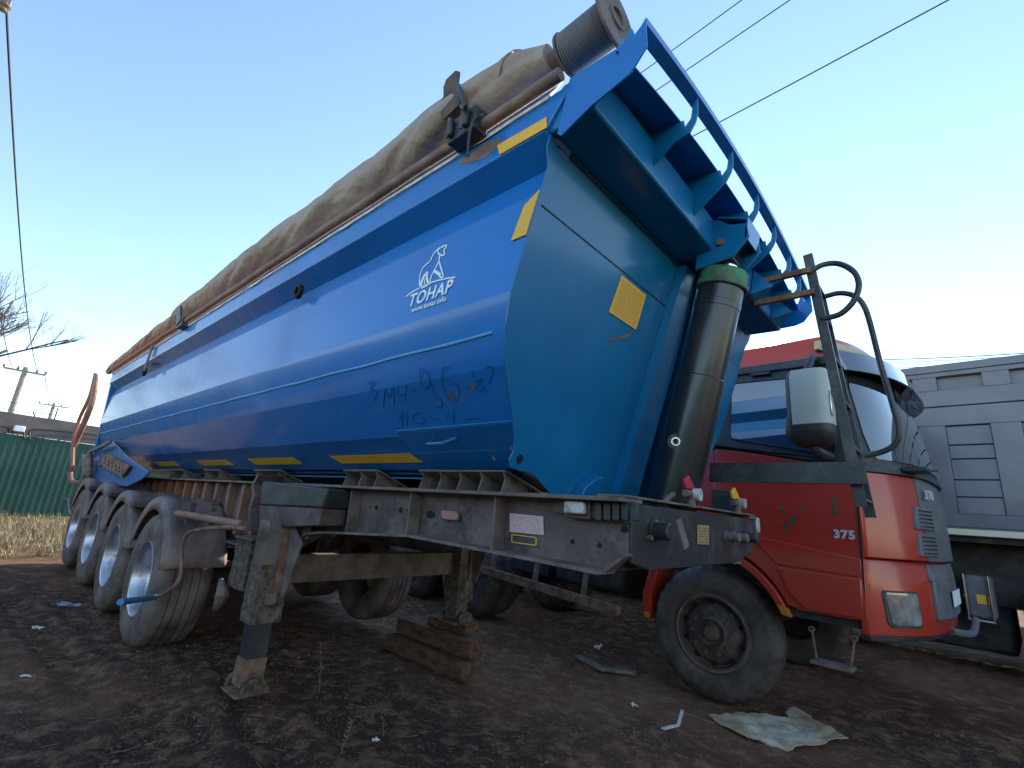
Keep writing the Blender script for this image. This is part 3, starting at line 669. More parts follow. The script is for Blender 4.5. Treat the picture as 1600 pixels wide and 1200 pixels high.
# roller bracket with rusty paddle, clamp block and hanging tie
kx = hit(745, 215, y=CY - 1.27)[0]
paddle = [(kx - .02, 2.98), (kx + .08, 3.0), (kx + .09, 3.08), (kx + .05, 3.15), (kx + .05, 3.21), (kx + .02, 3.235), (kx - .045, 3.225), (kx - .06, 3.19), (kx - .05, 3.13), (kx - .07, 3.06)]
MB().prism([(x - .11, CY - 1.37 - .0 * z, z + .02) for x, z in paddle], (0, .012, 0)).build('bracket_paddle', 'rusty_rim', TR, bevel=.004)
m = MB(); yy = CY - 1.2752
m.prism([(kx + .10 + .16 * math.cos(a) * random.uniform(.6, 1.2) - .05, yy, 2.79 + .045 * math.sin(a) * random.uniform(.6, 1.1)) for a in np.linspace(0, 2 * PI, 22)[:-1]], (0, -.001, 0)); m.build('rust_patch', 'rusty_pipe', TR)
m = MB(); m.box((kx - .10, CY - 1.36, 2.85), (kx + .08, CY - 1.279, 2.97)); m.box((kx - .08, CY - 1.385, 2.865), (kx - .05, CY - 1.36, 2.955)); m.box((kx + .02, CY - 1.385, 2.865), (kx + .05, CY - 1.36, 2.955))
m.build('clamp_block', 'black_beam', TR, bevel=.008)
for dx in (-.075, .015): MB().cyl((kx + dx, CY - 1.378, 2.86), (kx + dx, CY - 1.378, 2.965), .006, 8).build('clamp_bolt', 'rust', TR)
MB().tube([(kx + .02, CY - 1.39, 2.965), (kx + .06, CY - 1.40, 2.93), (kx + .0, CY - 1.40, 3.07), (kx - .03, CY - 1.385, 3.11)], .011, 8, k=4).build('hook_rod', 'black_beam', TR)
MB().tube([(kx + .09, CY - 1.33, 2.93), (kx + .085, CY - 1.37, 2.865), (kx + .07, CY - 1.37, 2.80), (kx + .07, CY - 1.365, 2.70)], .006, 6, k=4).build('cable_tie', 'black_plastic', TR)
for px, py in ((292, 502),):
    p = hit(px, py, y=CY - 1.28); m = MB()
    m.box((p[0] - .09, CY - 1.34, 2.84), (p[0] + .09, CY - 1.277, 2.94)); m.bar((p[0], CY - 1.34, 2.88), (p[0] - .06, CY - 1.36, 3.05), .12, .02, up=(0, 1, 0)); m.build('clamp_block', 'black_beam', TR, bevel=.006)
p = hit(236, 560, y=CY - 1.28); MB().bar((p[0], CY - 1.30, 2.94), (p[0] - .05, CY - 1.30, 2.56), .09, .012, up=(0, 1, 0)).build('hanging_strap', 'dusty_metal', TR)

# rear frame: end posts, door, arm with hoses ----------------------------
for s in (-1, 1):
    V = [(xr(z) - dx, CY + s * y, z) for z, y in ((2.89, 1.27), (1.62, 1.27 if False else 1.15), (1.40, 1.0)) for dx in (0, .10)]
    m = MB()
    for i in range(2):
        a0, b0, a1, b1 = [Vector(V[i * 2 + j]) for j in range(4)]
        off = Vector((0, -s * .10, 0)); m.hexa([a0, b0, b0 + off, a0 + off, a1, b1, b1 + off, a1 + off])
    m.build('rear_post', 'blue_paint', TR, bevel=.01)
MB().prism([(xr(2.95) - .03, CY - 1.1, 2.95), (xr(1.45) - .03, CY - .8, 1.45), (xr(1.45) - .03, CY + .8, 1.45), (xr(2.95) - .03, CY + 1.1, 2.95)], (-.05, 0, 0)).build('tailgate', 'blue_paint', TR)
# near rear corner plate with perforated step
def rp(px, py, y=CY - 1.0): return hit(px, py, y=y)
yq = CY - 1.13
poly = [rp(135, 722, yq), rp(176, 689, yq), rp(200, 715, yq), rp(232, 738, yq), rp(222, 748, yq), rp(198, 760, yq), rp(140, 752, yq)]
MB().prism(poly, (0, .02, 0)).build('corner_plate', 'blue_paint', TR, bevel=.004)
yq = CY - 1.17
poly = [rp(144, 722, yq), rp(154, 725, yq), rp(160, 718, yq), rp(157, 708, yq), rp(170, 710, yq), rp(202, 728, yq), rp(190, 745, yq)]
step = MB().prism(poly, (0, .03, 0)).build('perforated_step', 'rust', TR, bevel=.004)
m = MB()
for i in range(6):
    for j in range(3):
        c = rp(164 + i * 5.5 + (j % 2) * 2.5 - j * 3, 717 + i * 3.6 + j * 5.6, yq - .004); m.prism([(c[0] + .035 * math.cos(a), c[1], c[2] + .018 * math.sin(a)) for a in np.linspace(0, 6.28, 7)[:-1]], (0, .002, 0))
m.build('hole', 'hole_black', step)
yq = CY - 1.22
MB().tube([rp(139, 709, yq), rp(140, 730, yq), rp(137, 748, yq), rp(128, 754, yq), rp(112, 752, yq), rp(110, 738, yq), rp(115, 730, yq)], .035, 10, k=3).build('rear_pipe', 'rust', TR)
MB().cyl(rp(139, 712, yq), rp(137, 745, yq), .055, 12).build('lock_cylinder', 'dusty_metal', TR)
MB().bar(rp(131, 715, yq), rp(134, 745, yq), .09, .05, up=(0, 1, 0)).build('lock_arm', 'dusty_metal', TR)
MB().bar(rp(140, 706, yq), rp(173, 690, yq), .05, .03, up=(0, 1, 0)).build('hinge_rod', 'dusty_metal', TR)
MB().tube([rp(149, 584, yq), rp(140, 620, yq), rp(124, 655, yq), rp(115, 690, yq), rp(113, 735, yq)], .028, 8, k=5).build('rear_hose', 'rusty_pipe', TR)
MB().tube([rp(151, 586, yq), rp(146, 622, yq), rp(134, 655, yq), rp(122, 682, yq), rp(116, 698, yq)], [.03, .045, .045, .03], 8, k=5).build('rear_strap', 'tarp', TR)

# chassis ------------------------------------------------------------------
YN, YF = CY - .735, CY + .735
fr = root  # noqa
webpts = [(-.92, 1.15), (-1.0, 1.095), (-1.29, 1.105), (-2.15, 1.125), (-3.02, 1.07), (-3.25, 1.045), (-3.68, .86), (-4.3, .86), (-8.9, .90), (-9.3, 1.0), (-9.7, 1.12)]
for s, y in ((-1, YN), (1, YF)):
    poly = [(-.92, y, 1.345)] + [(x, y, z) for x, z in webpts] + [(-9.7, y, 1.20), (-8.95, y, 1.25), (-8.6, y, 1.345)]
    web = MB().prism(poly, (0, -s * .012, 0)).build('frame_web', 'frame_steel', TR, smooth=0)
    yo = y + s * .075
    m = MB(); m.box((-.90, min(y - .06, y + .06) - (.05 if s < 0 else 0) + .0, 1.3455), (-8.6, max(y - .06, y + .06), 1.362)); m.build('top_flange', 'dusty_metal', TR, bevel=.003)
    MB().bar((-8.6, y - .03, 1.353), (-9.1, y - .03, 1.20), .15, .014).build('top_flange', 'dusty_metal', TR)
    m = MB()
    for (xa, za), (xb, zb) in zip(webpts[1:], webpts[2:]):
        m.bar((xa, y + s * -.0 - .03 if s < 0 else y, za - .006), (xb, y - .03 if s < 0 else y, zb - .006), .13, .014)
    m.build('bottom_flange', 'dusty_metal', TR)
    if s < 0:
        MB().bar((-.912, y - .02, 1.16), (-1.0, y - .02, 1.092), .06, .012).build('bottom_flange', 'dusty_metal', TR)
        for px, w_ in ((553, .02), (648, .03), (782, .03)):
            x = hit(px, 810, y=y - .03)[0]; zb = float(np.interp(-x, [-p[0] for p in webpts], [p[1] for p in webpts]))
            MB().box((x - .006, y - .075, zb), (x + .006, y - .001, 1.344)).build('stiffener', 'dusty_metal', TR)
        for x in np.arange(-4.25, -8.7, -.33):
            MB().box((x - .03, y - .065, .92), (x + .03, y - .001, 1.344)).build('stiffener', 'rusty_pipe', TR, bevel=.003)
# front cross beam
fb = [(-.912, YN, 1.345), (-.912, YF, 1.345), (-.912, YF, 1.16), (-.912, YF - .33, 1.105), (-.912, YN + .15, 1.10), (-.912, YN, 1.13)]
fbm = MB().prism(fb, (-.014, 0, 0)).build('front_beam', 'black_beam', TR, bevel=.003)
MB().box((-1.02, YN - .08, 1.3625), (-.895, YF + .02, 1.372)).build('front_flange', 'dusty_metal', TR, bevel=.003)
MB().box((-1.0, YN + .01, 1.09), (-3.4, YF - .01, 1.11)).build('king_pin_plate', 'dark_chassis', TR)
for x in (-1.5, -2.3, -3.1, -4.4, -5.8, -7.1, -8.4):
    MB().box((x - .05, YN + .013, 1.12), (x + .05, YF - .013, 1.33)).build('cross_member', 'dark_chassis', TR)
# holes, reflector, plates on the web
def wp(px, py, off=.003): 
    p = hit(px, py, y=YN - off); return p
m = MB()
for (cx_, cy_, w2, h2) in ((540, 790, 3.2, 11), (540, 782, 5, 2.5), (540, 797, 5, 2), (588, 793, 2.4, 4), (626, 797, 2.4, 4.5), (579, 793, 1.2, 1.2), (597, 795, 1.2, 1.2), (616, 797, 1.2, 1.2), (636, 797, 1.2, 1.2), (673, 804, 6.5, 6), (894, 846, 3, 4), (936, 852, 3, 4), (976, 827, 6, 6)):
    m.prism([wp(cx_ + w2 * math.cos(a), cy_ + h2 * math.sin(a)) for a in np.linspace(0, 2 * PI, 14)[:-1]], (0, -.0012, 0))
m.build('slot_hole', 'hole_black', TR)
MB().prism([wp(694, 797), wp(718, 799), wp(720, 806), wp(718, 814), wp(696, 812), wp(693, 804)], (0, -.022, 0)).build('side_reflector', 'red_lens', TR, bevel=.006)
quadsheet('data_plate', 'pink_plate', [wp(797, 831), wp(850, 836), wp(849, 807), wp(797, 802)], TR)
m = MB(); fr_ = [wp(800, 835), wp(838, 840), wp(838, 852), wp(800, 847)]
for i in range(4): m.bar(Vector(fr_[i]), Vector(fr_[(i + 1) % 4]), .004, .006, up=(0, 1, 0))
m.build('plate_frame', 'yellow_tape', TR)
m = MB(); m.prism([wp(796, 833, .001), wp(842, 838, .001), wp(842, 857, .001), wp(796, 851, .001)], (0, -.001, 0)); m.build('blackout_patch', 'black_beam', TR)
# near marker lamp with its tube arm
la_ = MB(); la_.box((-1.15, YN - .13, 1.26), (-.93, YN - .08, 1.365)); 
MB().prism([hit(868, 776, y=YN - .03), hit(985, 786, y=YN - .03), hit(983, 818, y=YN - .03), hit(945, 812, y=YN - .03), hit(862, 800, y=YN - .03)], (0, .02, 0)).build('lamp_bracket', 'frame_steel', TR, bevel=.002)
quad = [hit(882, 776, y=YN - .05), hit(921, 780, y=YN - .05), hit(921, 812, y=YN - .05), hit(880, 808, y=YN - .05)]
lmp = MB().prism(quad, (0, .018, 0)).build('marker_lamp', 'frame_steel', TR, bevel=.005)
MB().prism([hit(887, 783, y=YN - .055), hit(917, 785, y=YN - .055), hit(918, 804, y=YN - .055), hit(886, 802, y=YN - .055)], (0, -.03, 0)).build('lamp_lens', 'lamp_lens', lmp, bevel=.008)
m = MB(); 
for px in range(928, 986, 14): m.prism([hit(px, 784, y=YN - .055), hit(px + 11, 785, y=YN - .055), hit(px + 11, 814, y=YN - .055), hit(px, 812, y=YN - .055)], (0, .02, 0))
m.build('bellows', 'black_plastic', lmp, bevel=.003)
m = MB(); 
for k in range(3): m.box((-.97, YF + .02 + k * .035, 1.255), (-.92, YF + .047 + k * .035, 1.36))
lm2 = m.build('marker_lamp', 'black_plastic', TR, bevel=.004)
MB().box((-.97, YF + .13, 1.265), (-.915, YF + .19, 1.36)).build('lamp_lens', 'lamp_lens', lm2, bevel=.01)
# couplings on the front beam
XB = -.912
def fpnt(px, py, off=0.0): return Vector(hit(px, py, x=XB + off))
for px, py, r, mm in ((1020, 829, .034, 'black_plastic'), (1133, 838, .022, 'dusty_metal'), (1146, 839, .024, 'dusty_metal'), (1162, 839, .028, 'black_plastic')):
    c = fpnt(px, py); m = MB(); m.lathe([(0, r * 1.3), (.01, r * 1.3), (.012, r), (.07, r), (.075, r * .8), (.075, 0)], 20, 'x', c=c); m.build('socket', mm, TR)
c = fpnt(1033, 829); MB().bar(c + Vector((.07, .0, .05)), c + Vector((.09, .03, -.06)), .05, .012, up=(1, 0, 0)).build('socket_flap', 'dusty_metal', TR)
for px, py in ((1020, 815), (1032, 818), (1012, 840), (1042, 829)):
    c = fpnt(px, py); MB().cyl(c, c + Vector((.02, 0, 0)), .01, 8).build('bolt', 'dusty_metal', TR)
m = MB(); c = fpnt(1062, 834)
m.prism([c + Vector((.0015, .014 * math.cos(a), .018 * math.sin(a))) for a in np.linspace(0, 6.28, 10)[:-1]], (.001, 0, 0)); m.build('slot_hole', 'hole_black', TR)
quadsheet('small_plate', 'small_yellow_plate', [fpnt(1089, 850, .003), fpnt(1107, 851, .003), fpnt(1107, 821, .003), fpnt(1089, 820, .003)], TR)
# gladhand couplings on top of the beam (red near, yellow far)
for px, py, col, lab in ((1080, 778, 'valve_red', 'red'), (1152, 792, 'yellow_tape', 'yellow')):
    c = Vector(hit(px, py, x=-.90)); c.z = max(c.z, 1.42)
    g = MB(); g.tube([c + Vector((0, -.07, 0)), c + Vector((0, .10, 0))], .017, 10); g.tube([c, c + Vector((0, 0, -.06))], .02, 10); g.box(c + Vector((-.02, .05, -.025)), c + Vector((.02, .09, .02)))
    gg = g.build('gladhand', 'dusty_metal', TR, bevel=.002)
    m = MB(); m.lathe([(0, 0), (0, .028), (.03, .028), (.03, .016), (.02, .014), (.02, 0)], 18, 'x', c=c + Vector((.01, .01, 0))); m.build('coupling_face', 'lamp_lens', gg)
    poly = [c + Vector((.0, -.045, .02)), c + Vector((0, .045, .02)), c + Vector((0, .06, .03)), c + Vector((0, -.015, .085)), c + Vector((0, -.06, .06))]
    MB().prism(poly, (-.02, 0, 0)).build('coupling_cap', col, gg, bevel=.006)
MB().tube([Vector(hit(1035, 788, x=-.95)), Vector(hit(1045, 777, x=-.95)), Vector(hit(1052, 772, x=-.95))], .012, 8).build('air_pipe', 'dusty_metal', TR)
# saddles (body rests) on the flange
def saddle(x0, x1, nf):
    y0 = YN - .085; zt = 1.452; m = MB()
    m.prism([(x0 - .0, y0 + .0, zt), (x1, y0, zt), (x1, YN + .12, zt - .07), (x0, YN + .12, zt - .07)], (0, 0, .010))
    sd = m.build('body_saddle', 'dusty_metal', TR, bevel=.002)
    for i in range(nf):
        x = x0 + (x1 - x0) * (i + .12) / (nf - .76 if nf > 1 else 1)
        p = [(x, y0 + .004, zt), (x + .0, y0 + .02, zt - .03), (x, y0 + .0, 1.3625), (x, YN + .10, 1.3625), (x, YN + .10, zt - .06)]
        MB().prism(p, (.008, 0, 0)).build('saddle_web', 'dusty_metal', sd)
    MB().prism([(x1 - .0, y0 - .0, zt + .009), (x1 + .012, y0, zt + .0), (x1 + .11, y0 + .16, 1.365), (x1 + .095, y0 + .16, 1.365)], (0, .02, 0)).build('saddle_brace', 'dusty_metal', sd)
for px0, px1, nf in ((655, 790, 5), (537, 590, 3), (396, 437, 2), (318, 344, 2), (263, 288, 2)):
    saddle(hit(px0, 737, y=YN - .08)[0], hit(px1, 737, y=YN - .08)[0], nf)

# landing legs -----------------------------------------------------------------
def rough_tube(x0, y0, z0, z1, hx_, hy_, lump, seed, n=26, seg=6, z_lump=9):
    V = []
    base = []
    for i in range(4):
        c = [(-1, -1), (1, -1), (1, 1), (-1, 1)][i]; d = [(-1, -1), (1, -1), (1, 1), (-1, 1)][(i + 1) % 4]
        for k in range(seg): t = k / seg; base.append((c[0] * (1 - t) + d[0] * t, c[1] * (1 - t) + d[1] * t))
    nb = len(base)
    for j in range(n + 1):
        z = z0 + (z1 - z0) * j / n; am = lump * max(0, 1 - (z - z0) / z_lump)
        for bx, by in base:
            v = Vector((bx * hx_, by * hy_, 0)); nn = noise.noise(Vector((bx * 1.3 + seed, by * 1.3, z * 7))) + .6 * noise.noise(Vector((bx * 4 + seed, by * 4, z * 22)))
            v *= 1 + am * (.45 + nn)
            V.append((x0 + v.x, y0 + v.y, z))
    F = [(j * nb + i, j * nb + (i + 1) % nb, (j + 1) * nb + (i + 1) % nb, (j + 1) * nb + i) for j in range(n) for i in range(nb)] + [tuple(range(nb)), tuple(n * nb + i for i in range(nb))]
    return MB().add(V, F)
LX, LY = -3.52, CY - .91
for s, y, foot in ((-1, LY, .05), (1, CY + .86, .28)):
    leg = rough_tube(LX, y, .50, 1.1, .085, .085, 0, 1).build('landing_leg', 'dusty_metal', TR)
    rough_tube(LX, y, .46, .82, .087, .087, .16, 3, z_lump=.38).build('mud_crust', 'mud', leg, smooth=60)
    rough_tube(LX, y, foot + .05, .50, .062, .062, .0, 3).build('inner_tube', 'black_beam' if s < 0 else 'mud', leg)
    rough_tube(LX, y, foot + .04, foot + .20, .066, .066, .12, 5, n=10, z_lump=.3).build('mud_crust', 'rust' if s < 0 else 'mud', leg, smooth=60)
    ft = MB(); ft.box((LX - .12, y - .11, foot), (LX + .12, y + .11, foot + .012)); f_ = ft.build('foot', 'rust', leg, bevel=.004)
    for sx in (-1, 1):
        V = []
        for i in range(9):
            a = PI * i / 8; V += [(LX + sx * .11, y + .09 * math.cos(a), foot + .01 + .09 * math.sin(a)), (LX + sx * (.145 + .02), y + .11 * math.cos(a), foot + .01 + .10 * math.sin(a))]
        MB().prism([V[2 * i] for i in range(9)], (sx * .03, 0, .0)).build('foot_cheek', 'mud', leg, bevel=.006)
    MB().box((LX + .085, y - .04, .58), (LX + .13, y - .03 + .06, .65)).build('leg_tab', 'dusty_metal', leg, bevel=.003)
    # bracket from leg to frame
    MB().prism([(LX + .11, y + .05, 1.1), (LX + .30, y + .05, .98), (LX + .16, y + .05, .62), (LX + .12, y + .05, .62)], (0, .012, 0)).build('leg_bracket', 'dusty_metal', TR, bevel=.003)
    MB().box((LX + .095, y + .01, .64), (LX + .115, y + .07, 1.05)).build('leg_guide', 'rust', TR, bevel=.003)
MB().box((LX - .12, LY + .09, .68), (LX - .02, CY + .78, .87)).build('leg_cross_beam', 'dusty_metal', TR, bevel=.006)
# plate carrying the leg, beside the frame
MB().prism([(LX - .42, LY + .10, 1.33), (LX - .42, LY + .10, .97), (LX + .02, LY + .10, .93), (LX + .25, LY + .10, 1.0), (LX + .35, LY + .10, 1.33)], (0, .012, 0)).build('leg_plate', 'dusty_metal', TR)
# chock holder box and bent end plate next to the leg
yb_ = CY - .95
b1 = [(-3.83, 1.365), (-2.83, 1.335), (-2.86, 1.215), (-3.80, 1.19)]
MB().prism([(x, yb_, z) for x, z in b1], (0, .19, 0)).build('toolbox', 'black_plastic', TR, bevel=.012)
MB().prism([(-3.82, yb_ + .01, 1.188), (-2.88, yb_ + .01, 1.212), (-2.92, yb_ + .03, 1.11), (-3.80, yb_ + .03, 1.03)], (0, .17, 0)).build('toolbox_base', 'frame_steel', TR, bevel=.006)
V = []
for i, (x, z) in enumerate([(-3.95, 1.40), (-4.02, 1.32), (-3.95, 1.24), (-3.99, 1.15), (-3.94, 1.06), (-3.90, 1.0)]):
    V += [(x, yb_ - .0, z), (x + .12, yb_ - .03, z + .01), (x + .12, yb_ + .16, z + .01), (x, yb_ + .16, z)]
MB().add(V, [(i * 4 + j, i * 4 + 4 + j, i * 4 + 4 + (j + 1) % 4, i * 4 + (j + 1) % 4) for i in range(5) for j in range(4)] + [(0, 1, 2, 3), (20, 21, 22, 23)]).build('bent_guard', 'frame_steel', TR, bevel=.004)
# crank handle with blue grip
yc_ = CY - 1.22
P = [hit(385, 820, y=yc_ + .04), hit(350, 824, y=yc_), hit(306, 829, y=yc_), hit(290, 838, y=yc_), hit(284, 860, y=yc_), hit(284, 885, y=yc_ - .02), hit(279, 908, y=yc_ - .04), hit(262, 925, y=yc_ - .06), hit(244, 933, y=yc_ - .09)]
P[0][2] = P[1][2] + .01
crank = MB().tube(P, .014, 10, k=4).build('crank_handle', 'rust', TR)
a = Vector(P[-1]); d = (Vector(hit(186, 941, y=yc_ - .42)) - a)
MB().tube([a - d.normalized() * .01, a + d * .97], .019, 14).build('crank_grip', 'blue_grip', crank)
# tube that carries the mudguard bracket
a = hit(277, 802, y=CY - 1.25); b_ = hit(382, 808, y=CY - 1.18)
MB().tube([a, (b_[0], b_[1], a[2] + .0)], .026, 14).build('mudguard_tube', 'rusty_pipe', TR)
for px in (297, 331):
    for dz in (-.06, -.02, .03, .07):
        c = hit(px, 803, y=CY - 1.20); MB().box((c[0] - .03, c[1] - .02, c[2] + dz - .014), (c[0] + .03, c[1] + .02, c[2] + dz + .014)).build('clip', 'rusty_rim', TR, bevel=.003)
# air bag bracket / hanger behind the leg with mud
hg = rough_tube(-4.05, CY - .80, .58, .93, .14, .10, .10, 8, z_lump=.5).build('axle_hanger', 'mud', TR, smooth=60)
MB().box((-4.2, CY - .92, .93), (-3.85, CY - .66, .945)).build('hanger_flange', 'dusty_metal', hg)
MB().tube([hit(345, 905, y=CY - .95), hit(347, 930, y=CY - .95), hit(336, 952, y=CY - .95)], [.015, .05, .02], 8, k=4).build('spring_leaf', 'dusty_metal', TR)

# trailer wheels ---------------------------------------------------------------
def trailer_wheel(parent, loc):
    w_ = .385; R = .535
    prof = [(.0, .292), (-.005, .30), (.0, .33), (-.012, .36), (-.016, .42), (-.008, .47), (.012, .505), (.03, .52)]
    tr = [(.035, .524)]
    for g in (.10, .16, .225, .285):
        tr += [(g - .006, .532), (g - .004, .518), (g + .004, .518), (g + .006, .532)]
    tr += [(.35, .524)]
    prof = prof + tr + [(.355, .52), (.373, .505), (.393, .47), (.40, .42), (.397, .36), (.385, .33), (.385, .292)]
    ty = MB(); ty.lathe(prof, 72, 'y', close=True); wh = ty.build('wheel', 'tyre_rubber', parent, smooth=40, loc=loc)
    rim = MB(); rim.lathe([(.0, .30), (-.006, .296), (.0, .286), (.03, .276), (.06, .268), (.10, .262), (.15, .25), (.17, .225), (.165, .19), (.15, .15), (.15, .11), (.12, .10), (.10, .085), (.10, 0)], 60, 'y'); rim.build('rim', 'alloy', wh, smooth=40)
    b = MB()
    for i in range(10):
        a = 2 * PI * i / 10; c = Vector((.168 * math.cos(a), .15, .168 * math.sin(a))); b.cyl(c, c + Vector((0, -.035, 0)), .016, 6)
    b.build('wheel_nuts', 'dusty_metal', wh, smooth=0)['kind'] = 'stuff'
    v = MB()
    for i in range(10):
        a = 2 * PI * (i + .5) / 10; c = Vector((.222 * math.cos(a), .165, .222 * math.sin(a))); v.cyl(c, c + Vector((0, -.006, 0)), .022, 12)
    v.build('vent_holes', 'hole_black', wh)['kind'] = 'stuff'
    return wh
WX = [(-5.19, .51), (-6.50, .545), (-7.78, .605), (-9.12, .645)]
W0 = None; GU0 = None
def mudguard(parent, loc, front_flap=True):
    m = MB(); n = 22; ro, ri = .625, .612; V = []
    yl, yr_ = -.02, .43
    secs = [(yl, .0), (yl + .025, .018), (yl + .10, .022), (yl + .11, .016), (yl + .20, .018), (yl + .21, .012), (yl + .3, .018), (yr_ - .03, .018), (yr_, .0)]
    path = [(.625, .12)] + [(ro * math.cos(a), ro * math.sin(a)) for a in np.linspace(.30, PI - .35, n)]
    for (px, pz) in path:
        l = math.hypot(px, pz)
        for y, b in secs: V.append((px * (1 + b / l), y, pz * (1 + b / l)))
    k = len(secs); F = [(i * k + j, i * k + j + 1, (i + 1) * k + j + 1, (i + 1) * k + j) for i in range(len(path) - 1) for j in range(k - 1)]
    m.add(V, F)
    # near skirt of the guard
    V = []
    for (px, pz) in path:
        l = math.hypot(px, pz); V += [(px, yl, pz), (px * (1 - .095 / l), yl - .004, pz * (1 - .095 / l))]
    m.add(V, [(2 * i, 2 * i + 1, 2 * i + 3, 2 * i + 2) for i in range(len(path) - 1)])
    o = m.build('mudguard', 'mudguard_plastic', parent, smooth=50, loc=loc)
    so_ = o.modifiers.new('thickness', 'SOLIDIFY'); so_.thickness = .006
    return o
for i, (x, z) in enumerate(WX):
    for s in (-1, 1):
        y = CY - 1.235 if s < 0 else CY + 1.235
        if W0 is None: W0 = trailer_wheel(TR, (x, y, z)); GU0 = mudguard(TR, (x + .0, y, z + .03))
        else:
            dup(W0, TR, (x, y, z), rot=(0, random.random() * 6, 0 if s < 0 else PI))
            g = dup(GU0, TR, (x, y, z + .03 - (.02 if i else 0)), rot=(0, 0, 0 if s < 0 else PI))
    MB().cyl((x, CY - .9, z), (x, CY + .9, z), .07, 14).build('axle', 'dark_chassis', TR)
# small brackets and lamp on mudguards
for i in (1, 2, 3):
    x, z = WX[i]; MB().box((x + .38, CY - 1.26, z + .50), (x + .55, CY - 1.14, z + .55)).build('guard_bracket', 'rusty_rim', TR, bevel=.006)
c = hit(100, 779, y=CY - 1.1)
MB().tube([c, Vector(c) + Vector((.35, 0, .0)), Vector(c) + Vector((.7, .05, -.25))], .02, 8).build('rear_marker', 'black_plastic', TR)

# ladder ahead of the visor ------------------------------------------------------
la = root('access_ladder', 'tall narrow dark steel access ladder with curved hand rails ahead of the blue visor', 'ladder', (-.4, 3.2, 1.3)) if False else None
LYA, LYB = 3.10, 3.42
def lad(px, py, y): return Vector(hit(px, py, y=y))
ld = bpy.data.objects.new('ladder', None); COL.objects.link(ld); attach(ld, TR)
bot, top_ = lad(1346, 792, LYA), lad(1262, 402, LYA)
for y, ex in ((LYA, 0), (LYB, .0)):
    b0 = Vector((bot.x, y, bot.z - (.04 if ex == 0 and y == LYB else 0))); t0 = Vector((top_.x, y, top_.z + .02 - (.14 if y == LYB else 0)))
    m = MB(); m.bar(b0, t0, .05, .006, up=(0, 1, 0)); m.bar(b0 + Vector((.022, .014, 0)), t0 + Vector((.022, .014, 0)), .006, .03, up=(0, 1, 0)); r_ = m.build('ladder_rail', 'black_beam', ld, bevel=.001)
d_ = (Vector((top_.x, 0, top_.z)) - Vector((bot.x, 0, bot.z)))
for t in (.03, .22, .40, .58, .76, .9):
    p = Vector((bot.x, 0, bot.z)) + d_ * t
    MB().bar((p.x + .0, LYA, p.z), (p.x, LYB, p.z), .035, .012).build('rung', 'dusty_metal', ld)
for z_, y0 in ((lad(1250, 428, LYA).z, LYA), (lad(1252, 462, LYA).z, LYA)):
    xx = bot.x + (top_.x - bot.x) * ((z_ - bot.z) / (top_.z - bot.z))
    MB().bar((-.80, LYA - .02, z_ - .0), (xx, LYA - .02, z_), .03, .035).build('tie_rod', 'rust', ld, bevel=.003)
zt_, zb_ = lad(1220, 724, LYA).z, lad(1220, 756, LYA).z
m = MB(); m.box((-1.10, LYA - .05, zb_), (bot.x + .04, LYA - .045, zt_)); m.box((-1.10, LYA - .045, zt_ - .006), (bot.x + .04, LYA + .03, zt_)); m.box((-1.10, LYA - .065, zb_ - .0), (bot.x + .02, LYA - .0501, zb_ + .045)); m.build('support_bar', 'black_beam', ld, bevel=.002)
def hoop(pts, y, r=.016):
    MB().tube([lad(px, py, y + dy) for px, py, dy in pts], r, 10, k=6).build('hand_rail', 'black_beam', ld)
hoop([(1266, 425, 0), (1285, 414, 0), (1310, 412, 0), (1333, 424, 0), (1342, 445, 0), (1334, 470, 0), (1314, 490, 0), (1290, 497, 0), (1284, 496, 0)], LYA)
hoop([(1290, 463, 0), (1312, 458, 0), (1334, 462, 0), (1348, 475, 0), (1358, 500, 0), (1376, 570, 0), (1394, 630, 0), (1404, 672, 0), (1398, 694, 0), (1378, 706, 0), (1350, 712, 0)], LYB)

# ================================================================== timber under the far leg
def timber(name, a, b, wd, h, m, label, bev=.008, tw=0, seed=0):
    mb = MB(); mb.bar(a, b, wd, h); o = mb.build(name, m, None, smooth=30)
    bmod = o.modifiers.new('sub', 'SUBSURF'); bmod.subdivision_type = 'SIMPLE'; bmod.levels = 4; bmod.render_levels = 4
    tx = bpy.data.textures.new('wood_lump', 'CLOUDS'); tx.noise_scale = .06
    dm = o.modifiers.new('lump', 'DISPLACE'); dm.texture = tx; dm.strength = .022; dm.mid_level = .5
    tag(o, label, 'timber', 'timbers stacked under the far landing leg'); return o
g0 = -.08
TT = (CY + .86)
timber('timber', (-4.15, TT - .22, g0 + .10), (-3.12, TT - .18, g0 + .085), .15, .13, 'weathered_wood', 'rotten split timber at the bottom of the stack under the far landing leg')
timber('timber', (-4.12, TT - .12, g0 + .235), (-3.13, TT - .10, g0 + .225), .15, .13, 'weathered_wood', 'long brown timber lying second from the ground under the far landing leg')
timber('timber', (-3.78, TT - .02, g0 + .335), (-3.30, TT + .0, g0 + .335), .17, .075, 'weathered_wood', 'short grey brown block directly beneath the foot of the far landing leg')
timber('timber', (-4.05, TT + .12, g0 + .19), (-3.75, TT + .10, g0 + .19), .12, .12, 'grey_wood', 'short grey timber at the back left of the timber stack')

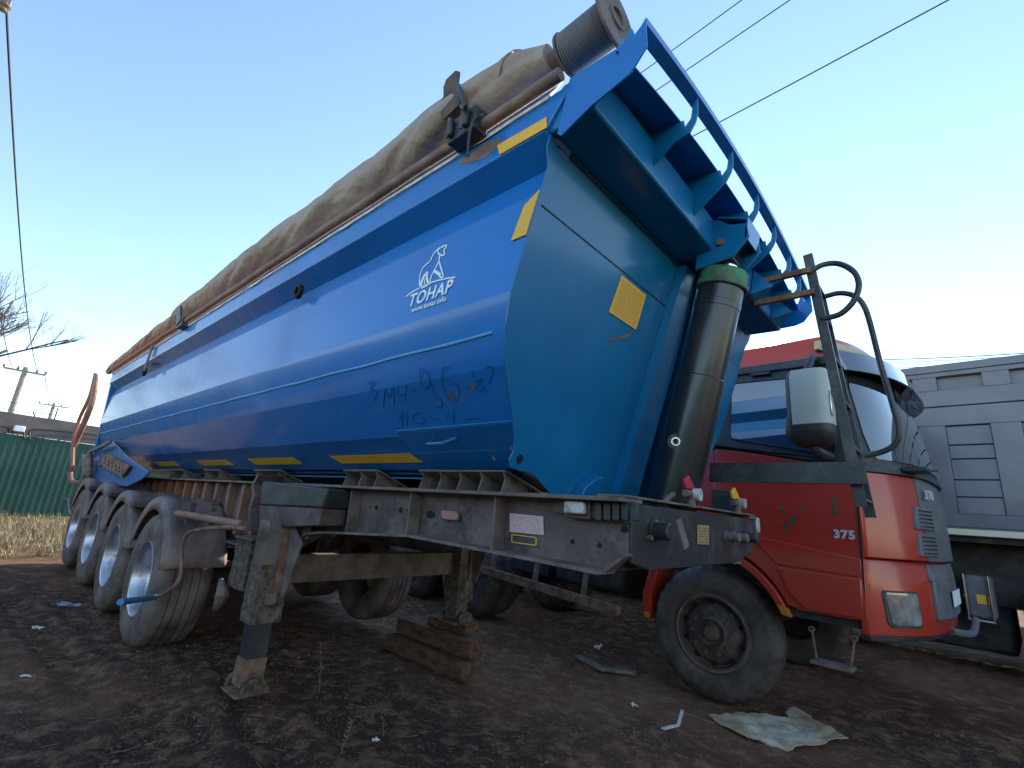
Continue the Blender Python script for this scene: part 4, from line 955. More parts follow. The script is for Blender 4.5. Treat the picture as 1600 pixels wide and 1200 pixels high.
# ================================================================== RED TRACTOR
TH = math.radians(4.5)
FW = np.array([math.cos(TH), -math.sin(TH), 0]); LA = np.array([math.sin(TH), math.cos(TH), 0])
C0 = np.array([-1.741, 4.729, .377])
RT = root('tractor_truck', 'red lorry tractor with dark window band parked behind the blue trailer', 'truck', (C0[0], C0[1], 0), -TH)
def tk(px, py, l=-.03):
    h = hitp(px, py, LA, C0 + LA * l); v = h - C0; return (float(v @ FW), float(h[2]))
def tkf(px, py, f):   # hit on the plane f = const, returns (l, z)
    h = hitp(px, py, FW, C0 + FW * f); v = h - C0; return (float(v @ LA), float(h[2]))
WID = 2.46
def arc(c, r, a0, a1, n): return [(c[0] + r * math.cos(a), c[1] + r * math.sin(a)) for a in np.linspace(a0, a1, n)]
def sideplate(pts, l0, l1): return MB().prism([(f, l0, z) for f, z in pts], (0, l1 - l0, 0))
cab = RT
zs_ = .72
aR = .72; ac = (0.0, .42)
doorbot = arc(ac, aR, math.radians(62), math.radians(24), 10)
door_pts = [(.10, 2.02), (.10, 1.12)] + arc(ac, aR, math.radians(80), math.radians(25), 12) + [(.74, .70), (1.165, .70), (1.20, 1.18), (1.195, 1.80)]
for s, (l0, l1) in ((0, (-.03, .03)), (1, (WID - .03, WID + .03))):
    d = sideplate(door_pts, l0, l1).build('door', 'red_paint', cab, bevel=.008)
    sideplate([(-.75, 2.10), (-.75, 1.16), (-.33, 1.16), (.09, 1.14), (.09, 2.03)], l0 + .006, l1).build('rear_panel', 'red_paint', cab, bevel=.006)
    if s == 0:
        cr1, cr2 = tk(1165, 832), tk(1348, 872)
        # pressed step lines of the door: a raised lower skin in two tiers
        a1 = [tk(1175, 838, -.03), tk(1348, 874, -.03), (1.165, .93), (1.0, .90), tk(1222, 905, -.03)]
        sideplate([(cr1[0] + .03, cr1[1] - .015), (1.185, cr2[1] - .01), (1.178, 1.005), tk(1214, 882)], -.043, -.0302).build('pressed_panel', 'red_paint', d, bevel=.009)
        sideplate([tk(1216, 886), (1.176, .995), (1.16, .715), (.78, .715), tk(1232, 925)], -.050, -.0302).build('pressed_panel', 'red_paint', d, bevel=.010)
# upper band (black pillars) and red roof: lofted plan sections
def section(z, fb, fa, fc, inset, n=7):
    """plan outline: near side from back to corner, round the front, far side"""
    pts = [(fb, inset)]
    pts += [(fb + (fa - fb) * .5, inset), (fa, inset)]
    for i in range(1, n + 1):
        t = i / (n + 1); l = inset + (WID / 2 - inset) * (1 - math.cos(t * PI / 2)) ** 1.1 if False else inset + (WID / 2 - inset) * t ** 1.8
        f = fa + (fc - fa) * (1 - (1 - (l - inset) / (WID / 2 - inset)) ** 3.2); pts.append((f, l))
    half = pts + [(fc, WID / 2)]
    return [(f, l, z) for f, l in half] + [(f, WID - l, z) for f, l in half[-2::-1]]
def loft(secs, cap=True):
    m = MB(); n = len(secs[0]); V = [p for s in secs for p in s]
    F = [(i * n + j, i * n + (j + 1) % n, (i + 1) * n + (j + 1) % n, (i + 1) * n + j) for i in range(len(secs) - 1) for j in range(n)]
    if cap: F += [tuple(range(n)), tuple((len(secs) - 1) * n + j for j in range(n))]
    return m.add(V, F)
BANDF = [(1.80, 1.20, 1.53, .0), (1.86, 1.20, 1.53, .004), (2.25, 1.165, 1.47, .03), (2.70, 1.10, 1.36, .055), (2.78, 1.08, 1.32, .06)]
loft([section(z, -.75, fa, fc, i_, 18) for z, fa, fc, i_ in BANDF]).build('window_band', 'black_plastic', cab, smooth=30)
loft([section(2.78, -.76, 1.08, 1.31, .058, 14), section(2.86, -.76, 1.07, 1.29, .065, 14), section(2.98, -.74, 1.04, 1.25, .10, 14), section(3.02, -.70, .98, 1.2, .2, 14), section(3.04, -.6, .9, 1.1, .4, 14)]).build('roof', 'red_paint', cab, smooth=40)
# strip between window and red band sloping downward to the front
sideplate([(-.75, 2.11), (.095, 2.035), (1.195, 1.815), (1.20, 1.865), (-.75, 2.16)], -.033, .02).build('waist_strip', 'black_plastic', cab, bevel=.004)
sideplate([(-.75, 2.795), (1.07, 2.775), (1.08, 2.70), (-.75, 2.735)], .02, .06).build('gutter', 'black_plastic', cab, bevel=.006)
# side glass follows the inward lean of the band
def lean(z): return float(np.interp(z, [1.80, 1.86, 2.25, 2.70, 2.78], [.0, .004, .03, .055, .06])) 
def sidepane(pts, th=.006, prou=.006): return MB().prism([(f, lean(z) - prou, z) for f, z in pts], (0, th, 0))
gl = [(.25, 2.10), (.23, 2.14), (.25, 2.61), (.29, 2.645), (.98, 2.62), (1.02, 2.59), (1.09, 1.95), (1.06, 1.92)]
sidepane(gl).build('side_window', 'dark_glass', cab, bevel=.002)
fr2 = MB(); 
for i in range(len(gl)): 
    a, b = gl[i], gl[(i + 1) % len(gl)]; fr2.bar((a[0], lean(a[1]) - .008, a[1]), (b[0], lean(b[1]) - .008, b[1]), .012, .03, up=(0, 1, 0))
fr2.build('window_seal', 'black_plastic', cab)
sideplate([(.45, 2.68), (.62, 2.675), (.62, 2.70), (.45, 2.705)], .0, .05).build('gutter_clip', 'black_plastic', cab, bevel=.004)
# windscreen: curved pane on the front of the band
def wsec(z, inset): 
    fa = float(np.interp(z, [b[0] for b in BANDF], [b[1] for b in BANDF])); fc = float(np.interp(z, [b[0] for b in BANDF], [b[2] for b in BANDF])); ins = lean(z); o = []
    for t in (1 - np.cos(np.linspace(0, PI, 41))) / 2:
        l = ins + inset + (WID - 2 * ins - 2 * inset) * t; u = min(l - ins, WID - ins - l) / (WID / 2 - ins)
        o.append((fa + (fc - fa) * (1 - (1 - u) ** 3.2) + .010, l, z))
    return o
S = [wsec(1.90, .16), wsec(1.94, .12), wsec(2.10, .09), wsec(2.30, .08), wsec(2.50, .08), wsec(2.60, .10), wsec(2.645, .15)]
V = [p for s in S for p in s]; n = 41
m = MB().add(V, [(i * n + j, i * n + j + 1, (i + 1) * n + j + 1, (i + 1) * n + j) for i in range(len(S) - 1) for j in range(n - 1)])
wsn = m.build('windscreen', 'windscreen_glass', cab, smooth=60)
# sun visor above the windscreen
V = []; 
for t in np.linspace(0, 1, 25):
    l = .0 + WID * t; u = min(t, 1 - t) * 2; f = 1.06 + .30 * (1 - (1 - u) ** 3.0)
    V += [(f - .02, l, 2.86), (f + .10, l, 2.80), (f + .16, l, 2.62), (f + .14, l, 2.62), (f + .08, l, 2.78), (f - .03, l, 2.83)]
MB().add(V, [(i * 6 + j, i * 6 + 6 + j, i * 6 + 6 + (j + 1) % 6, i * 6 + (j + 1) % 6) for i in range(24) for j in range(6)] + [tuple(range(6)), tuple(144 + j for j in range(6))]).build('sun_visor', 'dark_glass', cab, smooth=30)
loft([section(2.84, .99, 1.09, 1.36, .01, 14), section(2.92, .985, 1.05, 1.30, .05, 14), section(2.99, .96, 1.0, 1.2, .16, 14), section(3.03, .93, .96, 1.1, .32, 14)]).build('roof_cap', 'dull_yellow', cab, smooth=40)
# front: corner panels, grille, bumper
def fsec(z, fa, fc, p=3.2, l0=0.0, l1=WID, n=25, off=0):
    o = []
    for t in np.linspace(0, 1, n):
        l = l0 + (l1 - l0) * t; u = min(l, WID - l) / (WID / 2); u = max(u, 0)
        o.append((fa + (fc - fa) * (1 - (1 - u) ** p) + off, l, z))
    return o
def sheet(secs, name, m_, parent, th=.02, smooth=50, bevel=0):
    n = len(secs[0]); V = [p for s in secs for p in s]; k = len(V)
    V2 = [(p[0] - th, p[1], p[2]) for p in V]
    F = [(i * n + j, i * n + j + 1, (i + 1) * n + j + 1, (i + 1) * n + j) for i in range(len(secs) - 1) for j in range(n - 1)]
    F2 = [tuple(k + q for q in f[::-1]) for f in F]
    E = [(j, j + 1, k + j + 1, k + j) for j in range(n - 1)] + [((len(secs) - 1) * n + j, (len(secs) - 1) * n + j + 1, k + (len(secs) - 1) * n + j + 1, k + (len(secs) - 1) * n + j) for j in range(n - 1)]
    E += [(i * n, (i + 1) * n, k + (i + 1) * n, k + i * n) for i in range(len(secs) - 1)] + [(i * n + n - 1, (i + 1) * n + n - 1, k + (i + 1) * n + n - 1, k + i * n + n - 1) for i in range(len(secs) - 1)]
    return MB().add(V + V2, F + F2 + E).build(name, m_, parent, smooth=smooth, bevel=bevel)
FA = [(1.79, 1.205, 1.525), (1.70, 1.21, 1.54), (1.4, 1.215, 1.555), (1.15, 1.215, 1.56)]
def cornerrange(z): return .42
for l0, l1 in ((-.03, .54), (WID - .54, WID + .03)):
    sheet([fsec(z, fa, fc, 3.2, l0, l1, 14) for z, fa, fc in FA], 'corner_panel', 'red_paint', cab, .03, bevel=.006)
sheet([fsec(z, fa, fc, 3.2, .545, WID - .545, 20, .004) for z, fa, fc in FA], 'front_panel', 'grey_plastic', cab, .03)
sheet([fsec(1.86, 1.195, 1.53, 3.2, -.02, WID + .02, 27, .012), fsec(1.795, 1.20, 1.54, 3.2, -.02, WID + .02, 27, .018)], 'cowl', 'black_plastic', cab, .04)
for zc in (1.47, 1.27):
    g = sheet([fsec(zc + .085, 1.215, 1.552, 3.2, .43, .72, 8, .02), fsec(zc - .085, 1.215, 1.557, 3.2, .41, .72, 8, .02)], 'grille_vent', 'grey_plastic', cab, .03, bevel=.006)
    m = MB()
    for i in range(6):
        for j in range(5):
            l = .465 + i * .04; u = l / (WID / 2); z = zc - .06 + j * .03; f = 1.215 + (1.555 - 1.215) * (1 - (1 - u) ** 3.2) + .022; m.box((f, l - .010, z - .0045), (f + .006, l + .010, z + .0045))
    m.build('mesh_holes', 'hole_black', g)['kind'] = 'stuff'
sheet([fsec(1.125, 1.15, 1.535, 3.0, .58, WID - .58, 20, .01), fsec(1.0, 1.15, 1.54, 3.0, .58, WID - .58, 20, .02)], 'grille_base', 'grey_plastic', cab, .04, bevel=.008)
bmp = sheet([fsec(1.14, 1.185, 1.50, 3.0, -.035, WID + .035, 29), fsec(1.10, 1.19, 1.53, 3.0, -.04, WID + .04, 29), fsec(.75, 1.19, 1.545, 3.0, -.045, WID + .045, 29), fsec(.61, 1.19, 1.535, 3.0, -.04, WID + .04, 29)], 'bumper', 'red_paint', cab, .05, bevel=.01)
sheet([fsec(.615, 1.19, 1.52, 3.0, -.03, WID + .03, 29), fsec(.575, 1.19, 1.50, 3.0, -.02, WID + .02, 29)], 'bumper_lip', 'black_plastic', cab, .06, bevel=.006)
sheet([fsec(1.05, 1.19, 1.535, 3.0, .62, WID - .62, 14, .02), fsec(.72, 1.19, 1.55, 3.0, .60, WID - .60, 14, .02)], 'bumper_insert', 'grey_plastic', bmp, .03, bevel=.01)
quadsheet('number_plate', 'white_print', [(1.575, 1.0, .80), (1.575, 1.5, .80), (1.575, 1.5, .92), (1.575, 1.0, .92)], RT)
sheet([fsec(.925, 1.19, 1.54, 3.0, .10, .37, 12, .006), fsec(.90, 1.19, 1.54, 3.0, .09, .39, 12, .006), fsec(.70, 1.19, 1.55, 3.0, .11, .39, 12, .006), fsec(.67, 1.19, 1.55, 3.0, .14, .37, 12, .006)], 'headlight_surround', 'black_plastic', bmp, .03)
hl = sheet([fsec(.912, 1.19, 1.54, 3.0, .115, .355, 12, .012), fsec(.89, 1.19, 1.54, 3.0, .105, .37, 12, .014), fsec(.715, 1.19, 1.55, 3.0, .125, .37, 12, .014), fsec(.69, 1.19, 1.55, 3.0, .15, .355, 12, .012)], 'headlight', 'headlight_glass' if 'headlight_glass' in MATS else 'lamp_lens', bmp, .02)
# towing lip at the right
MB().tube([(1.50, 1.3, .58), (1.60, 1.7, .54), (1.61, 2.1, .62)], .03, 10, k=4).build('tow_bar', 'grey_plastic', RT)
# wheel arch flare
def flare(a0, a1, r0, r1, l0=-.055, l1=.10):
    m = MB(); A = np.linspace(a0, a1, 16); V = []
    for a in A:
        for r, l in ((r0, l0), (r1, l0), (r1, l1), (r0, l1)): V.append((ac[0] + r * math.cos(a), l, ac[1] - .02 + r * math.sin(a)))
    return m.add(V, [(i * 4 + j, i * 4 + 4 + j, i * 4 + 4 + (j + 1) % 4, i * 4 + (j + 1) % 4) for i in range(15) for j in range(4)] + [(0, 1, 2, 3), (60, 61, 62, 63)])
flare(math.radians(22), math.radians(100), .655, .715).build('arch_flare', 'red_paint', cab, bevel=.008)
MB().prism([(.585, -.07, .72), (.66, -.07, .70), (.685, -.07, .64), (.62, -.07, .65)], (0, .06, 0)).build('side_marker', 'amber', cab, bevel=.004)
MB().prism([tkq for tkq in [(tk(1032, 880)[0], -.03, tk(1032, 880)[1]), (tk(1018, 880)[0], -.03, tk(1018, 880)[1]), (tk(1004, 925)[0], -.03, tk(1004, 925)[1]), (tk(1003, 966)[0], -.03, tk(1003, 966)[1]), (tk(1016, 966)[0], -.03, tk(1016, 966)[1]), (tk(1016, 925)[0], -.03, tk(1016, 925)[1])]], (0, .35, 0)).build('rear_arch', 'red_paint', cab, bevel=.008)
q1 = tk(1010, 961, -.045); MB().box((q1[0] - .025, -.05, q1[1] - .02), (q1[0] + .025, -.03, q1[1] + .025)).build('side_reflector', 'amber', cab, bevel=.003)
# intake recess behind the cab door with curved top
a, b, c, d_ = tk(1113, 765), tk(1160, 800), tk(1113, 800), tk(1140, 768)
sideplate([a, c, (b[0], c[1]), (b[0] - .0, b[1] + .04), (d_[0], a[1] - .01)], -.034, -.0305).build('door_handle', 'black_plastic', cab, bevel=.001)
# seam lines
m = MB(); s1, s2 = tk(1345, 750), tk(1352, 905)
m.bar((1.205, -.036, 1.80), (1.18, -.036, .72), .01, .012, up=(0, 1, 0)); m.build('door_seam', 'hole_black', cab)
m = MB()
for px, py, w_, h_ in ((1222, 797, 5, 6), (1239, 812, 5, 9), (1254, 797, 4, 4), (1227, 822, 4, 9), (1303, 785, 3, 12), (1306, 800, 6, 6), (1196, 706, 9, 3), (1215, 708, 4, 3), (1270, 728, 14, 2)):
    pts_ = [tk(px + w_ * math.cos(a) * random.uniform(.7, 1.2), py + h_ * math.sin(a) * random.uniform(.7, 1.2), -.031) for a in np.linspace(0, 2 * PI, 10)[:-1]]
    m.prism([(f, -.0315, z) for f, z in pts_], (0, .001, 0))
m.build('paint_scuff', 'rusty_rim', cab)['kind'] = 'stuff'
# number on the door
o_ = tk(1303, 840, -.036); e_ = tk(1341, 846, -.036)
textmesh('door_number', '375', .085, 'number_silver', cab, (o_[0], -.037, o_[1] - .0), (1, 0, 0), (0, 0, 1), bold=.004, spacing=1.15, depth=.003)
for q_ in cab.children:
    pass
# badge letters at the front
textmesh('front_badge', '370', .10, 'number_silver', cab, (1.53, .60, 1.63), (.25, 1, 0), (0, 0, 1), bold=.003, depth=.004)
# mirror
ma, mb_ = tk(1228, 640, -.33)[0], tk(1303, 640, -.33)[0]; mz0, mz1 = tk(1265, 697, -.33)[1], tk(1265, 577, -.33)[1]
mc, mw = (ma + mb_) / 2, (mb_ - ma) / 2 / .62
mr_ = MB()
def mzz(z): return mz0 + (z - 2.0) / .68 * (mz1 - mz0)
V = []
for z, w0, dl in ((2.0, .10, -.30), (2.04, .15, -.32), (2.12, .17, -.33), (2.30, .15, -.33), (2.60, .15, -.32), (2.66, .13, -.31), (2.68, .08, -.30)):
    for a in np.linspace(0, 2 * PI, 17)[:-1]:
        ca, sa = math.cos(a), math.sin(a); e = .55
        V.append((mc + w0 / .17 * mw * .62 * math.copysign(abs(ca) ** e, ca), dl + w0 * .75 * math.copysign(abs(sa) ** e, sa), mzz(z)))
mr_.add(V, [(i * 16 + j, i * 16 + (j + 1) % 16, (i + 1) * 16 + (j + 1) % 16, (i + 1) * 16 + j) for i in range(6) for j in range(16)] + [tuple(range(16)), tuple(96 + j for j in range(16))])
mir = mr_.build('wing_mirror', 'black_plastic', cab, smooth=60)
m = MB(); m.prism([(1.045 - .12, -.49, 2.18), (1.02, -.47, 2.15), (1.035, -.2, 2.15), (1.035, -.18, 2.62), (.98, -.46, 2.64), (.93, -.49, 2.60)], (.0, -.0, .0)) if False else None
V = []
for z, w0 in ((2.17, .155), (2.30, .156), (2.60, .156), (2.655, .138)):
    for a in np.linspace(-PI / 2 - .35, PI / 2 * .5, 9):
        ca, sa = math.cos(a), math.sin(a); e = .55; V.append((mc + (w0 / .17 * mw * .62 + .013) * math.copysign(abs(ca) ** e, ca), -.325 + (w0 * .75 + .013) * math.copysign(abs(sa) ** e, sa), mzz(z)))
MB().add(V, [(i * 9 + j, i * 9 + j + 1, (i + 1) * 9 + j + 1, (i + 1) * 9 + j) for i in range(3) for j in range(8)]).build('mirror_shell', 'mirror_grey', mir, smooth=60)
MB().prism([(mc + mw * .60, -.40, mzz(2.24)), (mc + mw * .60, -.35, mzz(2.24)), (mc + mw * .60, -.33, mzz(2.42)), (mc + mw * .60, -.36, mzz(2.47)), (mc + mw * .60, -.40, mzz(2.45))], (.008, 0, 0)).build('indicator', 'chrome', mir, bevel=.003)
MB().tube([(mc, -.3, mzz(2.0)), (mc + .04, -.25, mzz(1.95)), (1.05, -.03, 1.90)], .035, 10, k=3).build('mirror_arm', 'black_plastic', cab)
MB().tube([(mc, -.3, mzz(2.68)), (mc + .02, -.2, 2.70), (1.0, .03, 2.74)], .03, 10, k=3).build('mirror_arm', 'black_plastic', cab)
# wiper
MB().tube([(1.53, .55, 1.87), (1.565, 1.0, 1.90), (1.55, 1.5, 1.96)], .012, 6, k=3).build('wiper', 'black_plastic', cab)
MB().box((1.44, .35, 1.82), (1.60, .55, 1.86)).build('wiper_motor', 'black_plastic', cab, bevel=.01)
# dashboard and seat hints are hidden by the dark glass
# hanging step
st = bpy.data.objects.new('step', None); COL.objects.link(st); attach(st, RT)
sa, sb, sc_, sd_ = tk(1268, 983, -.05), tk(1335, 998, -.05), tk(1275, 1028, -.08), tk(1328, 1048, -.08)
for t_, b_ in ((sa, sc_), (sb, sd_)):
    MB().tube([(t_[0], -.04, t_[1]), (b_[0], -.07, b_[1])], .009, 8).build('step_rod', 'rust', st)
    MB().lathe([(-.01, .022), (-.01, .014), (.01, .014), (.01, .022)], 18, 'y', c=(t_[0], -.045, t_[1]), close=True).build('step_ring', 'dusty_metal', st)
MB().box((sc_[0] - .02, -.16, sc_[1] - .03), (sd_[0] + .03, -.02, sc_[1] - .005)).build('step_tread', 'dusty_metal', st, bevel=.003)
MB().box((.66, .02, .64), (1.16, .12, .70)).build('step_beam', 'dark_chassis', RT)
# front wheel
def tractor_wheel(parent, loc, rot, name='wheel'):
    prof = [(.0, .285), (-.004, .31), (.004, .33), (-.010, .36), (-.014, .40), (-.004, .47), (.004, .474), (.012, .505), (.03, .53), (.05, .548), (.10, .556), (.105, .545), (.115, .545), (.12, .557), (.155, .557), (.16, .545), (.17, .545), (.175, .557), (.22, .555), (.26, .548), (.28, .53), (.30, .50), (.31, .45), (.31, .36), (.30, .285)]
    def mod(i, j, r):
        if prof[j][1] >= .529 and (prof[j][0] < .06 or prof[j][0] > .25) and i % 4 < 2: return r - .012
        return r
    m = MB(); m.lathe(prof, 132, 'y', mod=mod, close=True); wh = m.build(name, 'tyre_clean', parent, smooth=40, loc=loc); wh.rotation_euler = rot
    m = MB(); m.lathe([(.0, .312), (-.010, .306), (-.006, .298), (.01, .290), (.04, .284), (.07, .277), (.075, .262), (.045, .235), (.03, .205), (.025, .18), (.01, .14), (.0, .12), (-.01, .11), (.02, .095), (.02, .075), (-.01, .07), (-.035, .055), (-.04, .0)], 60, 'y'); rm_ = m.build('rim', 'rusty_rim', wh, smooth=40)
    m = MB(); m.lathe([(-.011, .301), (-.016, .306), (-.013, .312), (-.009, .308)], 60, 'y', close=True); m.build('rim_edge', 'rust', wh, smooth=60)
    m = MB(); 
    for i in range(10):
        a = 2 * PI * (i + .5) / 10; c = Vector((.168 * math.cos(a), .025, .168 * math.sin(a)))
        if i == 0: n0 = MB().cyl((0, 0, 0), (0, -.035, 0), .017, 6).build('wheel_nut', 'rusty_rim', wh, smooth=0, loc=c)
        else: dup(n0, wh, c)
    for i in range(10):
        a = 2 * PI * i / 10
        for_ = [(.248 + .018 * math.cos(b)) for b in (0,)]
        c = Vector((.247 * math.cos(a), .052, .247 * math.sin(a))); n_ = Vector((math.cos(a) * .5, -1, math.sin(a) * .5)).normalized()
        MB().cyl(c, c + n_ * .012, .023, 14).build('vent_hole', 'hole_black', wh)
    return wh
fwz = .377
tw = tractor_wheel(RT, (0, .02, fwz), (0, .3, math.radians(7)))
dup(tw, RT, (0, WID - .02, fwz), rot=(0, 0, PI))
for fx in (-3.55, -4.95):
    for l in (.02, .37): dup(tw, RT, (fx, l, fwz), rot=(0, 1, 0))
    for l in (WID - .02, WID - .37): dup(tw, RT, (fx, l, fwz), rot=(0, 0, PI))
    MB().cyl((fx, .6, fwz), (fx, WID - .6, fwz), .09, 14).build('axle', 'dark_chassis', RT)
MB().box((-6.0, .80, .78), (1.2, .88, 1.02)).build('chassis_rail', 'dark_chassis', RT); MB().box((-6.0, 1.58, .78), (1.2, 1.66, 1.02)).build('chassis_rail', 'dark_chassis', RT)
MB().box((-1.95, .12, .52), (-1.0, .72, 1.0)).build('fuel_tank', 'dark_chassis', RT, bevel=.05)
MB().box((-2.75, .15, .55), (-2.1, .7, 1.0)).build('battery_box', 'dark_chassis', RT, bevel=.02)
a, b = tk(965, 962, 0), tk(730, 888, 0)
bb = MB().bar((a[0], .0, a[1] + .045), (b[0], .0, b[1] + .045), .04, .10).build('underrun_bar', 'rust', RT, bevel=.006)
MB().box((a[0] - .004, -.012, a[1] + .01), (a[0] + .02, .024, a[1] + .085)).build('end_reflector', 'red_lens', RT, bevel=.002)
for f in (-1.45, -2.2, -3.0): MB().bar((f, .03, a[1] + .05), (f + .02, .10, .85), .07, .03, up=(1, 0, 0)).build('bar_bracket', 'dusty_metal', RT)
MB().box((-3.1, .5, 1.02), (-3.9, 1.95, 1.09)).build('fifth_wheel', 'dark_chassis', RT)
MB().cyl((.0, .35, fwz), (0, WID - .35, fwz), .06, 12).build('axle', 'dark_chassis', RT)

# ================================================================== GREY TIPPER behind
GL = 3.6
G0 = C0 + LA * GL
GT = root('tipper_truck', 'grey tipper lorry with ribbed steel body standing at the right behind the red cab', 'truck', (G0[0], G0[1], 0), -TH)
def gk(px, py):
    h = hitp(px, py, LA, G0); v = h - G0; return (float(v @ FW), float(h[2]))
gt = gk(1500, 567)[1]; gs = gk(1550, 840)[1]
gbody = MB().box((-9.0, .05, gs - .0), (9.0, 2.5, gt - .02)).build('tipper_body', 'grey_truck_paint', GT)  # lengthened out of view at both ends to block the low sun
def gbox(f0, f1, z0, z1, d, name='side_plate', m='grey_truck_paint', p=None): return MB().box((f0, -d, z0), (f1, .05, z1)).build(name, m, p or gbody, bevel=.006)
ztop = gk(1510, 585)[1]; zl = gk(1500, 634)[1]; zpt = gk(1510, 664)[1]; zpb = gk(1525, 804)[1]
p1l, p1r = gk(1477, 665)[0], gk(1547, 661)[0]; pw = p1r - p1l; p2l = gk(1596, 660)[0]; pitch = p2l - p1l
tfl, tfr = gk(1463, 595)[0], gk(1536, 600)[0]; tz0, tz1 = gk(1500, 608)[1], gk(1500, 586)[1]
gbox(-9.0, 9.0, gt - .10, gt, .05, 'top_rail')
gbox(-9.0, 9.0, tz1, gt - .10, .03, 'top_rail')
gbox(-9.0, 9.0, zl + .005, tz0, .03, 'side_plate')
gbox(-9.0, 9.0, zpt, zl - .008, .035, 'side_plate')
gbox(-9.0, 9.0, gs + .10, zpb, .035, 'side_plate')
gbox(-9.0, 9.0, gs, gs + .10, .028, 'side_plate')
k0 = -6
for k in range(-8, 9):
    f0 = p1l + pitch * k
    if f0 + pw < -8.9 or f0 > 8.6: continue
    gbox(f0 - (pitch - pw), f0, zpb - .001, zpt + .001, .034, 'side_post')
    t0 = tfl + pitch * k
    gbox(t0 - (pitch - (tfr - tfl)), t0, tz0 - .001, tz1 + .001, .029, 'rail_web')
    hh = (zpt - zpb); zz = zpb
    for i, fr_h in enumerate((.19, .19, .235, .16, .225)):
        h_ = hh * fr_h - .012; m = MB(); m.prism([(f0 + .004, -.012, zz + .004), (f0 + .004, .03, zz + .004), (f0 + .004, .03, zz + h_), (f0 + .004, -.004, zz + h_)], (pw - .008, 0, 0)); m.build('side_slat', 'grey_truck_paint', gbody, bevel=.002)
        zz += hh * fr_h
MB().box((-9.0, -.034, gs + .010), (9.0, -.029, gs + .078)).build('reflective_strip', 'cream_strip', gbody)
MB().box((-8.9, .50, .62), (9.0, 2.0, gs - .08)).build('chassis', 'dark_chassis', GT)
MB().box((1.9, .15, .06), (8.8, 2.3, .80)).build('fuel_tank', 'dark_chassis', GT, bevel=.05)  # tank stretched and lowered almost to the soil to block sun under the body
MB().box((-.5, .62, .06), (1.8, 1.9, .80)).build('axle_sun_block', 'dark_chassis', GT, bevel=.05)  # added low block that keeps sun from passing under the lorry
MB().box((-4.6, .35, .05), (-.6, 2.1, .80)).build('side_sun_block', 'dark_chassis', GT, bevel=.05)  # added block near the ground, closing the sunlit gap beneath the body
MB().box((-8.9, .05, gs - .07), (9.0, 2.5, gs - .002)).build('sub_frame', 'dark_chassis', GT)
a, b = gk(1502, 897), gk(1550, 970)
tank = MB().box((a[0], .0, b[1]), (b[0] + .05, .45, a[1])).build('tool_case', 'grey_plastic', GT, bevel=.04)
for f in (a[0] + .01, b[0] + .02): MB().tube([(f, -.015, b[1] - .02), (f, -.018, (a[1] + b[1]) / 2), (f, -.015, a[1] + .01)], .016, 10).build('case_rail', 'chrome', tank)
MB().tube([(a[0], -.015, b[1] - .015), (b[0] + .03, -.015, b[1] - .02)], .016, 10).build('case_rail', 'chrome', tank)
cz = (a[1] + b[1]) / 2 - .02; MB().box((b[0] - .10, -.004, cz - .05), (b[0] - .02, .001, cz + .05)).build('case_label', 'yellow_tape', tank)
MB().box((a[0] - .18, -.0, cz - .0), (a[0] - .07, .01, cz + .035)).build('case_label', 'yellow_tape', GT)
for i, f in enumerate((-8.0, -6.6, -5.2, 3.4)):
    for l in (.0, .34): dup(tw, GT, (f, l, .36), rot=(0, .4, 0))
    for l in (2.5, 2.16): dup(tw, GT, (f, l, .36), rot=(0, 0, PI))

# ================================================================== FENCE on the left, plus unseen runs added for reflections and shade
FP0 = hit(0, 806, z=.1); FP1 = hit(110, 808, z=.1)
fd = Vector((FP1[0] - FP0[0], FP1[1] - FP0[1], 0)).normalized(); fnr = Vector((fd.y, -fd.x, 0)); 
if fnr.x < 0: fnr = -fnr
fl = Vector((FP0[0], FP0[1], 0))
FE = root('sheet_fence', 'green corrugated sheet metal fence with grey top band at the left end of the yard, with unseen runs added for shade and reflections', 'fence', tuple(fl), worldframe=True)
PW = 1.15
def fence_panel():
    m = MB(); V = []; nn = 7; xsn = []
    for i in range(nn):
        b0 = i * PW / nn; xsn += [(b0, 0), (b0 + PW / nn * .45, 0), (b0 + PW / nn * .55, .02), (b0 + PW / nn * .9, .02)]
    xsn.append((PW, 0))
    for u, d in xsn:
        p = fd * u + fnr * d; V += [(p.x, p.y, .09), (p.x, p.y, 2.35)]
    m.add(V, [(2 * i, 2 * i + 2, 2 * i + 3, 2 * i + 1) for i in range(len(xsn) - 1)])
    return m
first = None; cap0 = None
for k in range(-9, 14):
    L_ = fl + fd * PW * k
    if first is None:
        first = fence_panel().build('fence_panel', 'green_sheet', FE, smooth=0, loc=L_)
        m = MB(); m.bar(fnr * .03 + Vector((0, 0, 2.645)), fd * (PW - .003) + fnr * .03 + Vector((0, 0, 2.645)), .04, .58); cap0 = m.build('fence_cap', 'fence_cap', FE, loc=L_)
    else: dup(first, FE, L_); dup(cap0, FE, L_)
cor = fl + fd * PW * -9; phi = math.atan2(fd.y, fd.x)  # unseen run added behind the camera to darken reflections in the blue body
for k in range(30):
    L_ = cor + Vector((PW * k, 0, 0)); dup(first, FE, L_, rot=(0, 0, -phi)); dup(cap0, FE, L_, rot=(0, 0, -phi))
corf = fl + fd * PW * 13.0  # unseen far run added to shade the ground under the grey lorry
for k in range(34):
    L_ = corf + Vector((PW * k, 0, 0)); dup(first, FE, L_, rot=(0, 0, -phi)); dup(cap0, FE, L_, rot=(0, 0, -phi))
def fp(px, py, off=.06): return Vector(hitp(px, py, tuple(fnr), tuple(fl + fnr * off)))
